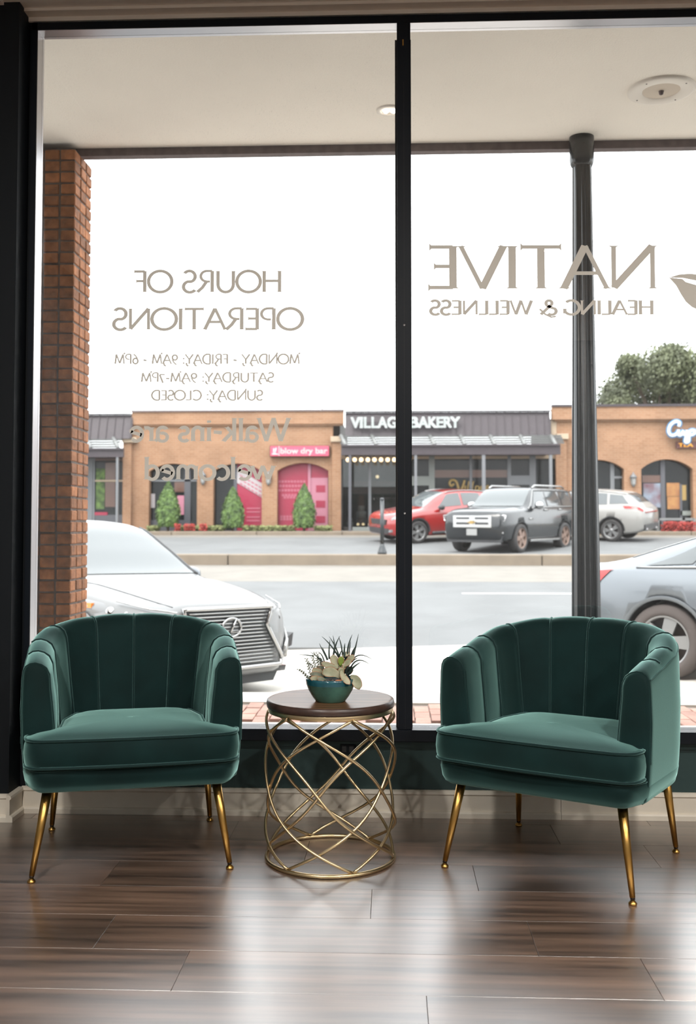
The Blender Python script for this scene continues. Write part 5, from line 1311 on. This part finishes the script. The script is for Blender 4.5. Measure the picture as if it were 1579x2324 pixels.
# ---- shops with metal mansard, slatted awning and glass front
def metal_shop(name, label, px0, px1, roof_top, roof_bot, slat_bot, fas_bot, fpx0, fpx1, ribs, posts, base=1206, first_seam=None):
    sh = thing(name, label, 'building', (0, 0, 0), group='shops across the street')
    Yr = BY - .25
    zt, zb = fZ(roof_top, Yr), fZ(roof_bot, Yr)
    x = px0
    while x < px1 - 1:
        x2 = min(px1, x + 18.2)
        mb = MB(); xa, xb = fX(x, Yr) + .006, fX(x2, Yr) - .006
        mb.add([(xa, Yr - .10, zb), (xb, Yr - .10, zb), (xb, Yr + .18, zt), (xa, Yr + .18, zt), (xa, Yr, zb), (xb, Yr, zb), (xb, Yr + .28, zt), (xa, Yr + .28, zt)],
               [(0,1,2,3), (4,7,6,5), (0,4,5,1), (1,5,6,2), (2,6,7,3), (3,7,4,0)])
        mb.add([(xb - .012, Yr - .14, zb), (xb + .018, Yr - .14, zb), (xb + .018, Yr + .14, zt), (xb - .012, Yr + .14, zt), (xb - .012, Yr - .05, zb), (xb + .018, Yr - .05, zb), (xb + .018, Yr + .22, zt), (xb - .012, Yr + .22, zt)],
               [(0,1,2,3), (4,7,6,5), (0,4,5,1), (1,5,6,2), (2,6,7,3), (3,7,4,0)])
        mb.build('roof_panel', M['seam_metal'], sh); x = x2
    quad_panel('roof_cap', M['seam_metal'], sh, px0, px1, roof_top - 1.5, roof_top + 1.0, Yr + .25, .2)
    MB().box(fX(px0, BY), fX(px1, BY), BY + .12, BY + .3, zb, zt - .02).build('upper_wall', M['seam_metal'], sh)
    n = 4
    for k in range(n):
        ya, yb = lerp(roof_bot + 1, slat_bot, k / n), lerp(roof_bot + 1, slat_bot, (k + .80) / n)
        d0 = lerp(.1, .85, k / n)
        MB().box(fX(fpx0, BY), fX(fpx1, BY), BY - .25 - d0, BY - .20 - d0, fZ(yb, BY - d0), fZ(ya, BY - d0)).build('awning_slat', M['awning_glass'], sh)
    for r in ribs:
        p0, p1 = onY(r - 5, roof_bot, BY - .35), onY(r + 6, slat_bot, BY - 1.2)
        MB().tube([p0, p1], .075, 6).build('awning_rib', M['awning_rib'], sh)
    Yf = BY - 1.1
    quad_panel('fascia', M['seam_metal'], sh, fpx0, fpx1, slat_bot, fas_bot, Yf, .12)
    quad_panel('gutter_lip', M['seam_metal'], sh, fpx0, fpx1, slat_bot - 1, slat_bot + 3, Yf - .12, .08)
    MB().box(fX(fpx0 + 4, Yf), fX(fpx1 - 22, Yf), Yf, BY + .2, fZ(fas_bot, Yf) + .05, fZ(fas_bot, Yf) + .10).build('porch_ceiling', M['seam_metal'], sh)
    for p_, m_, wd in posts: quad_panel('porch_post', m_, sh, p_ - wd / 2, p_ + wd / 2, fas_bot - 1, base + 6, Yf, .10)
    return sh
bak = metal_shop('bakery_shop', 'dark metal fronted bakery with slatted awning and lit white letters', 783, 1249, 935, 989, 1010, 1033, 775, 1271,
                 [778, 848, 915, 980, 1049, 1117, 1185, 1255], [(794, M['shop_frame_dark'], 6), (943, M['shop_frame'], 6), (1097, M['shop_frame'], 8), (1249, M['shop_frame'], 7)])
Ys = BY + .25
bw = bay(bak, 906, 1262, 1030, 1208, Ys)
rec = MB().box(fX(775, Ys), fX(906, Ys), Ys + .80, Ys + .85, fZ(1210, Ys), fZ(1030, Ys)).box(fX(775, Ys), fX(906, Ys), Ys, Ys + .8, fZ(1212, Ys), fZ(1196, Ys)).box(fX(775, Ys), fX(778, Ys), Ys, Ys + .8, fZ(1210, Ys), fZ(1030, Ys))
rec.build('window_display_recess', M['interior_dark'], bak)
M['clear_far'] = glass_mat('clear shop glass', 0.004, 0, dark=(.62, .66, .66))
MB().box(fX(778, Ys), fX(906, Ys), Ys - .012, Ys, fZ(1196, Ys), fZ(1042, Ys)).build('pane', M['clear_far'], bak)
for a, b, m_ in ((836, 842, 'shop_frame'), (905, 911, 'shop_frame'), (973, 986, 'shop_frame_pale'), (1065, 1071, 'shop_frame'), (1151, 1159, 'shop_frame'), (1201, 1215, 'shop_frame'), (925, 932, 'shop_frame_pale')):
    quad_panel('mullion', M[m_], bw, a, b, 1034, 1207, Ys - .02, .07)
quad_panel('header', M['stone'], bak, 775, 1262, 1034, 1042, Ys - .02, .06)
quad_panel('door_rail', M['shop_frame_pale'], bw, 930, 975, 1081, 1102, Ys - .02, .06)
quad_panel('door_rail', M['shop_frame'], bw, 1157, 1202, 1080, 1101, Ys - .02, .06)
quad_panel('valance', M['shop_brown'], bw, 986, 1151, 1067, 1084, Ys - .02, .02)
quad_panel('stall_riser', M['shop_frame_pale'], bw, 800, 905, 1196, 1207, Ys - .02, .06)
sh_ = quad_panel('display_shelf', M['shop_brown'], bak, 798, 904, 1092, 1120, Ys + .79, .10)
# gold script on the window
gs = thing('window_script', 'gold script lettering on the bakery window', 'lettering', (0, 0, 0))
def px_tube(path, r, Y, m, name, parent, close=False):
    pts = [onY(x, y, Y) for x, y in path]; fine = []
    for i in range(len(pts) - 1):
        p0, p1, p2, p3 = pts[max(0, i-1)], pts[i], pts[i+1], pts[min(len(pts)-1, i+2)]
        for k in range(5):
            t = k / 5; fine.append(.5 * ((2*p1) + (p2 - p0)*t + (2*p0 - 5*p1 + 4*p2 - p3)*t*t + (3*p1 - p0 - 3*p2 + p3)*t*t*t))
    fine.append(pts[-1]); return MB().tube(fine, r, 6).build(name, m, parent)
Yt = Ys - .06
px_tube([(1030,1098),(1024,1103),(1020,1097),(1024,1090),(1034,1092),(1039,1104),(1043,1116),(1050,1104),(1054,1090)], .045, Yt, M['gold_paint'], 'letter', gs)
px_tube([(1056,1102),(1055,1112),(1060,1112)], .03, Yt, M['gold_paint'], 'letter', gs)
px_tube([(1064,1092),(1061,1112),(1066,1113)], .03, Yt, M['gold_paint'], 'letter', gs)
px_tube([(1074,1092),(1071,1112),(1077,1113)], .03, Yt, M['gold_paint'], 'letter', gs)
px_tube([(1086,1104),(1080,1104),(1079,1112),(1085,1112),(1087,1104),(1088,1114)], .028, Yt, M['gold_paint'], 'letter', gs)
px_tube([(1098,1104),(1092,1104),(1092,1112),(1098,1111),(1099,1104),(1098,1120)], .028, Yt, M['gold_paint'], 'letter', gs)
px_tube([(1102,1109),(1109,1107),(1106,1102),(1102,1108),(1105,1113),(1112,1111)], .028, Yt, M['gold_paint'], 'letter', gs)
px_tube([(1008,1120),(1014,1114),(1024,1113),(1030,1118)], .03, Yt, M['gold_paint'], 'flourish', gs)
# lit letters on the mansard
sg = thing('shop_sign', 'lit white capital letters on the dark metal roof front', 'sign', (0, 0, 0), group='shop signs')
VL = 'VILLAGE BAKERY'; spans = [(797, 816), (818, 822), (827, 840), (844, 857), (858, 878), (880, 899), (902, 914), (930, 949), (950, 971), (973, 990), (992, 1005), (1008, 1024), (1023, 1043)]
for ch, (a, b) in zip(VL.replace(' ', ''), spans):
    text_mesh(ch, M['sign_white'], sg, 'letter', fX(a, BY - .4), fX(b, BY - .4), fZ(970.5, BY - .4), fZ(947, BY - .4), BY - .40, .10, .035)
MB().box(fX(800, BY - .3), fX(1040, BY - .3), BY - .41, BY - .35, fZ(961, BY - .3), fZ(958, BY - .3)).build('raceway', M['seam_metal'], sg)
# bulbs under the porch
for k in range(9):
    p = onY(789.5 + 15 * k, 1043, BY - .9); t = thing('string_bulb', '%s warm round bulb of the string under the bakery porch' % ('leftmost', 'second from left', 'third from left', 'fourth from left', 'fifth from left', 'sixth from left', 'seventh from left', 'eighth from left', 'ninth and rightmost')[k], 'bulb', p, group='string bulbs under the bakery porch')
    MB().lathe([(0, -.085), (.05, -.07), (.078, -.02), (.07, .03), (.035, .065), (.03, .08)], 14).build('globe', M['bulb'], t)
    MB().lathe([(.034, .075), (.036, .13), (.02, .14)], 10).build('socket', M['plastic'], t)
# things in the bakery window
def cake(px, py, s, label, dz=0.0):
    p = onY(px, py, Ys + .40); p.z = fZ(1196, Ys) + .02 + dz; t = thing('display_cake', label, 'cake', p, group='cakes in the bakery window')
    MB().lathe([(0, 0), (.16*s, 0), (.16*s, .20*s), (.15*s, .21*s), (0, .21*s)], 20).build('lower_tier', M['plate'], t)
    MB().lathe([(0, .21*s), (.10*s, .21*s), (.10*s, .38*s), (.09*s, .39*s), (0, .39*s)], 20).build('upper_tier', M['plate'], t)
    MB().lathe([(.20*s, -.02*s), (.21*s, 0), (0, 0)], 20).build('board', M['lantern_metal'], t)
MB().lathe([(0, 0), (.22, 0), (.22, .30), (0, .30)], 18, c=(fX(820, Ys + .4), Ys + .40, fZ(1196, Ys))).build('display_plinth', M['shop_frame_dark'], bak)
cake(820, 1172, 1.15, 'white tiered display cake left of centre in the bakery window', .32)
cake(845, 1192, .9, 'small white tiered cake low by the first window bar')
cake(795, 1186, .8, 'white cake at the left edge of the bakery window')
for k, px in enumerate((812, 824, 838, 853)):
    p = onY(px, 1190, Ys + .10); p.z = fZ(1196, Ys) + .10; t = thing('window_light', '%s of the small warm lights along the foot of the bakery window' % ('leftmost', 'second from left', 'third from left', 'rightmost')[k], 'lamp', p, group='lights along the bakery window foot')
    MB().lathe([(0, -.05), (.05, -.02), (.05, .02), (0, .05)], 10).build('globe', M['bulb'], t); MB().lathe([(.03, -.09), (.02, -.04)], 8).build('holder', M['plastic'], t)
p = onY(856, 1082, Ys + .25); t = thing('pendant_bulb', 'single white globe lamp high in the bakery window', 'lamp', p)
MB().lathe([(0, -.07), (.06, -.03), (.06, .03), (0, .07)], 12).build('globe', M['bulb'], t); MB().tube([(0, 0, .06), (0, 0, .75)], .008, 5).build('flex', M['plastic'], t)

lsh = metal_shop('corner_shop', 'plum metal roofed shop at far left behind the brick pillar', 40, 298, 938, 994, 1016, 1036, 40, 281,
                 [60, 130, 200, 262], [(267, M['shop_frame'], 5), (120, M['shop_frame'], 5)])
lw = bay(lsh, 40, 284, 1030, 1207, Ys)
for a, b in ((200, 211), (212, 216), (100, 106)): quad_panel('mullion', M['shop_frame'], lw, a, b, 1036, 1207, Ys - .02, .07)
quad_panel('transom', M['stone'], lw, 40, 280, 1088, 1092, Ys - .02, .06)
quad_panel('header', M['shop_brown'], lw, 40, 280, 1036, 1044, Ys - .02, .06)
quad_panel('blind', M['shop_frame_dark'], lw, 40, 200, 1044, 1207, Ys - .02, .03)
quad_panel('poster', M['leaf_topiary'], lw, 218, 238, 1062, 1155, Ys - .02, .02)
quad_panel('poster', M['shop_brown'], lw, 239, 262, 1048, 1150, Ys - .02, .02)
quad_panel('stall_riser', M['shop_frame_dark'], lw, 216, 284, 1168, 1207, Ys - .02, .05)
quad_panel('display_board', M['crimson'], lw, 216, 245, 1162, 1169, Ys - .03, .05)

# ---- brick shop on the right
tea = thing('brick_shop', 'orange brick shop at right with blue script sign and arches', 'building', (0, 0, 0), group='shops across the street')
arched_wall(tea, 1264, 1760, 933, 1206, [(1300, 1416, 1066, 1045), (1455, 1572, 1066, 1044), (1612, 1728, 1066, 1044)], BY)
quad_panel('parapet', M['brick_far'], tea, 1252, 1765, 926, 955, BY, .20)
quad_panel('corbel_course', M['brick_far'], tea, 1258, 1762, 955, 959, BY, .10)
quad_panel('coping', M['seam_metal'], tea, 1251, 1766, 921.5, 926.5, BY, .26)
pl_ = quad_panel('pilaster', M['brick_far'], tea, 1260, 1284, 999, 1208, BY, .18)
quad_panel('stone_cap', M['stone'], pl_, 1262, 1288, 987, 999, BY, .26)
quad_panel('lit_side_return', M['stone'], tea, 1251, 1263, 930, 990, BY + .06, .06)  # lit side of the brick, its brightness put in by the paler stone colour
MB().box(fX(1266, BY), fX(1755, BY), BY + .40, BY + 7, .8, fZ(942)).build('hall', M['interior_dark'], tea)
w4 = bay(tea, 1295, 1420, 1040, 1207, Yg)
quad_panel('mullion', M['shop_frame'], w4, 1384, 1393, 1045, 1207, Yg - .02, .06)
quad_panel('transom', M['shop_frame'], w4, 1393, 1416, 1082, 1087, Yg - .02, .06)
w5 = bay(tea, 1450, 1577, 1040, 1207, Yg)
quad_panel('mullion', M['shop_frame_dark'], w5, 1498, 1508, 1045, 1207, Yg - .02, .06)
quad_panel('mullion', M['shop_frame_dark'], w5, 1541, 1546, 1100, 1207, Yg - .02, .06)
quad_panel('valance', M['shop_brown'], w5, 1457, 1502, 1080, 1096, Yg - .02, .02)
M['poster_a'] = mat('red and blue poster print', (0.20, 0.045, 0.055), 0.5, vary=0.5, vscale=1.6, col2=(0.13, 0.17, 0.21))
M['poster_b'] = mat('orange poster print', (0.22, 0.05, 0.022), 0.5, vary=0.4, vscale=1.8, col2=(0.24, 0.12, 0.035))
quad_panel('poster', M['poster_a'], w5, 1459, 1498, 1098, 1152, Yg - .02, .03)
quad_panel('poster', M['poster_b'], w5, 1512, 1541, 1097, 1127, Yg - .02, .03)
quad_panel('poster', M['poster_b'], w5, 1513, 1541, 1128, 1156, Yg - .02, .03)
quad_panel('poster', M['gold_paint'], w5, 1546, 1556, 1102, 1136, Yg - .02, .03)
quad_panel('shelf', M['shop_frame_pale'], w5, 1542, 1570, 1160, 1170, Yg - .02, .06)
w6 = bay(tea, 1606, 1734, 1040, 1207, Yg)
quad_panel('mullion', M['shop_frame_dark'], w6, 1660, 1668, 1045, 1207, Yg - .02, .06)
lantern(1437, 1089, 'grey wall lantern on the brick pier under the blue script sign')
sg2 = thing('shop_sign', 'blue and white script sign over small yellow letters on brick', 'sign', (0, 0, 0), group='shop signs')
cz = lambda pts: [(1230 + x / 4.524, 750 + y / 4.524) for x, y in pts]
paths = [cz([(1400,985),(1408,948),(1365,938),(1315,975),(1298,1035),(1320,1075),(1365,1072),(1400,1040)]), cz([(1400,1020),(1396,1066),(1420,1076),(1446,1035),(1448,1066),(1470,1070)]), cz([(1488,1025),(1478,1090),(1470,1145),(1500,1140),(1505,1090),(1520,1035),(1560,1030),(1555,1065),(1520,1075)]), cz([(1555,1060),(1600,1030),(1640,1020),(1620,1060),(1590,1075),(1660,1050)])]
for pth in paths:
    px_tube(pth, .10, BY - .32, M['neon_blue'], 'halo_letter', sg2); px_tube(pth, .05, BY - .42, M['neon_white'], 'letter', sg2)
quad_panel('letter_tray', M['sign_backing'], sg2, 1534, 1640, 1005, 1020, BY - .01, .11)
M['sign_yellow'] = mat('lit yellow letters', (0.75, 0.55, 0.15), .5, emit=.5, emit_col=(.9, .65, .2))
text_mesh('TEA', M['sign_yellow'], sg2, 'lettering', fX(1540.5, BY - .13), fX(1573, BY - .13), fZ(1016, BY - .13), fZ(1008, BY - .13), BY - .13, .03, .02)

# ---- planting in front of the shops
def foliage(mb, n, fn, size, mi=0, rr=rnd):
    for _ in range(n):
        p, nor = fn(); d = Vector((rr.gauss(0, 1), rr.gauss(0, 1), rr.gauss(0, 1))).normalized()
        nn = (nor + d * .8).normalized(); u = nn.orthogonal().normalized() * size * rr.uniform(.6, 1.2); v = nn.cross(u).normalized() * size * rr.uniform(.35, .7)
        mb.add([p - u, p - v * .9, p + u, p + v], [(0, 1, 2, 3)], mi)
def topiary(px, pyt, pyb, hw, label):
    Y = 36.75; b = onY(px, pyb, Y); h = fZ(pyt, Y) - b.z; r = hw / CAM_F * 36.8
    t = thing('topiary', label, 'shrub', (b.x, Y, b.z), group='clipped evergreens')
    prof = [(0, .80), (.12, .93), (.3, 1.0), (.5, .90), (.7, .64), (.85, .36), (.95, .15), (1.0, .02)]
    mb = MB().lathe([(r * w * .9, h * z) for z, w in prof], 20)
    def fn():
        z = rnd.random() ** .85; a = rnd.uniform(0, 2 * math.pi); w = interp(prof, z) * r * rnd.uniform(.86, 1.04)
        return Vector((w * math.cos(a), w * math.sin(a), z * h)), Vector((math.cos(a), math.sin(a), .5))
    foliage(mb, 1500, fn, .055); mb.build('foliage', M['leaf_topiary'], t)
    MB().tube([(0, 0, -.2), (0, 0, h * .3)], .05, 8).build('stem', M['bark'], t)
topiary(381, 1092, 1196, 28, 'clipped cone evergreen before the first arch of the left brick shop')
topiary(528, 1105, 1198, 27, 'clipped cone evergreen before the second arch of the left brick shop')
topiary(690, 1098, 1198, 27, 'clipped cone evergreen before the third arch under the pink sign')
bed = MB()
_tx = [onY(q, 1196, 36.75).x for q in (381, 528, 690)]
def bl():
    x = rnd.uniform(fX(345), fX(755))
    while min(abs(x - q) for q in _tx) < .36: x = rnd.uniform(fX(345), fX(755))
    return Vector((x, rnd.uniform(36.56, 37.25), 1.0 + rnd.uniform(0, .20))), Vector((0, -.4, 1))
foliage(bed, 2600, bl, .07)
tag(bed.build('planting_bed', M['grass']), 'strip of yellow green ground cover before the left brick shop', 'plants')['kind'] = 'stuff'
def flowers(label, spans, z0, zz, Y0, Y1, n):
    mb = MB()
    def fn():
        a, b = rnd.choice(spans); return Vector((rnd.uniform(fX(a), fX(b)), rnd.uniform(Y0, Y1), z0 + rnd.random() * zz)), Vector((0, -.6, .8))
    foliage(mb, n, fn, .055); o = mb.build('flower_bed', M['red_flower']); tag(o, label, 'flowers'); o['kind'] = 'stuff'
flowers('red flowers along the bed before the first two arches at left', [(412, 424), (432, 455), (466, 482)], 1.02, .24, 36.32, 36.5, 420)
flowers('red flower bed behind the white railing of the right brick shop', [(1488, 1560)], 1.0, .34, 36.5, 36.9, 900)
t = thing('railing', 'low pale railing above the red flower bed at right', 'railing', (0, 0, 0))
MB().box(fX(1486, 37), fX(1572, 37), 36.98, 37.03, fZ(1181, 37), fZ(1176, 37)).build('rail', M['awning_rib'], t)
for px in (1488, 1546, 1570): quad_panel('baluster_post', M['awning_rib'], t, px, px + 6, 1176, 1206, 37.04, .06)
t = thing('bollard', 'slim black post with flared foot on the street median', 'post', onY(867, 1257, 26.25))
t.location.z = 0.455; s_ = 26.25 / CAM_F
MB().tube([(0, 0, .15), (0, 0, 124 * s_)], [.055, .05], 12).build('shaft', M['iron'], t)
MB().lathe([(.12, 0), (.12, .05), (.10, .09), (.085, .16), (.06, .22), (.055, .26)], 16).build('foot', M['iron'], t)
MB().lathe([(.05, 123 * s_), (.06, 124 * s_), (.05, 127 * s_), (0, 128 * s_)], 14).build('cap', M['iron'], t)

# ---- tree behind the right hand shop
TY_ = 56.0; tr_ = thing('tree', 'broad olive green tree behind the right brick shop', 'tree', (onY(1500, 1190, TY_).x, TY_, 1.0))
def tw(px, py, dy=0): 
    p = onY(px, py, TY_ + dy); return p - tr_.location
lobes = [((1400,893),40),((1440,855),46),((1490,840),50),((1530,822),44),((1480,900),55),((1560,870),60),((1390,915),34),((1620,880),70),((1540,910),60),((1600,830),40),((1425,830),26),((1525,802),20),((1660,920),60)]
mb = MB()
for (px, py), r in lobes:
    c = tw(px, py, rnd.uniform(-2, 2)); rad = r / CAM_F * TY_
    def fn():
        d = Vector((rnd.gauss(0, 1), rnd.gauss(0, 1), rnd.gauss(0, 1))).normalized(); return c + d * rad * rnd.uniform(.4, 1.22) ** .8, d
    foliage(mb, int(r * 48), fn, .11)
mb.build('crown', M['leaf_tree'], tr_)
MB().tube([(0, 0, -.2), (.1, 0, 2.0), (.2, 0, 4.5)], [.30, .24, .16], 10).build('trunk', M['bark'], tr_)
mb = MB()
for (px, py), r in lobes: mb.tube([Vector((.2, 0, 4.0)), Vector((.2, 0, 4.0)).lerp(tw(px, py), .6) + Vector((0, 0, .3)), tw(px, py)], [.12, .07, .03], 6)
mb.build('branches', M['bark'], tr_)
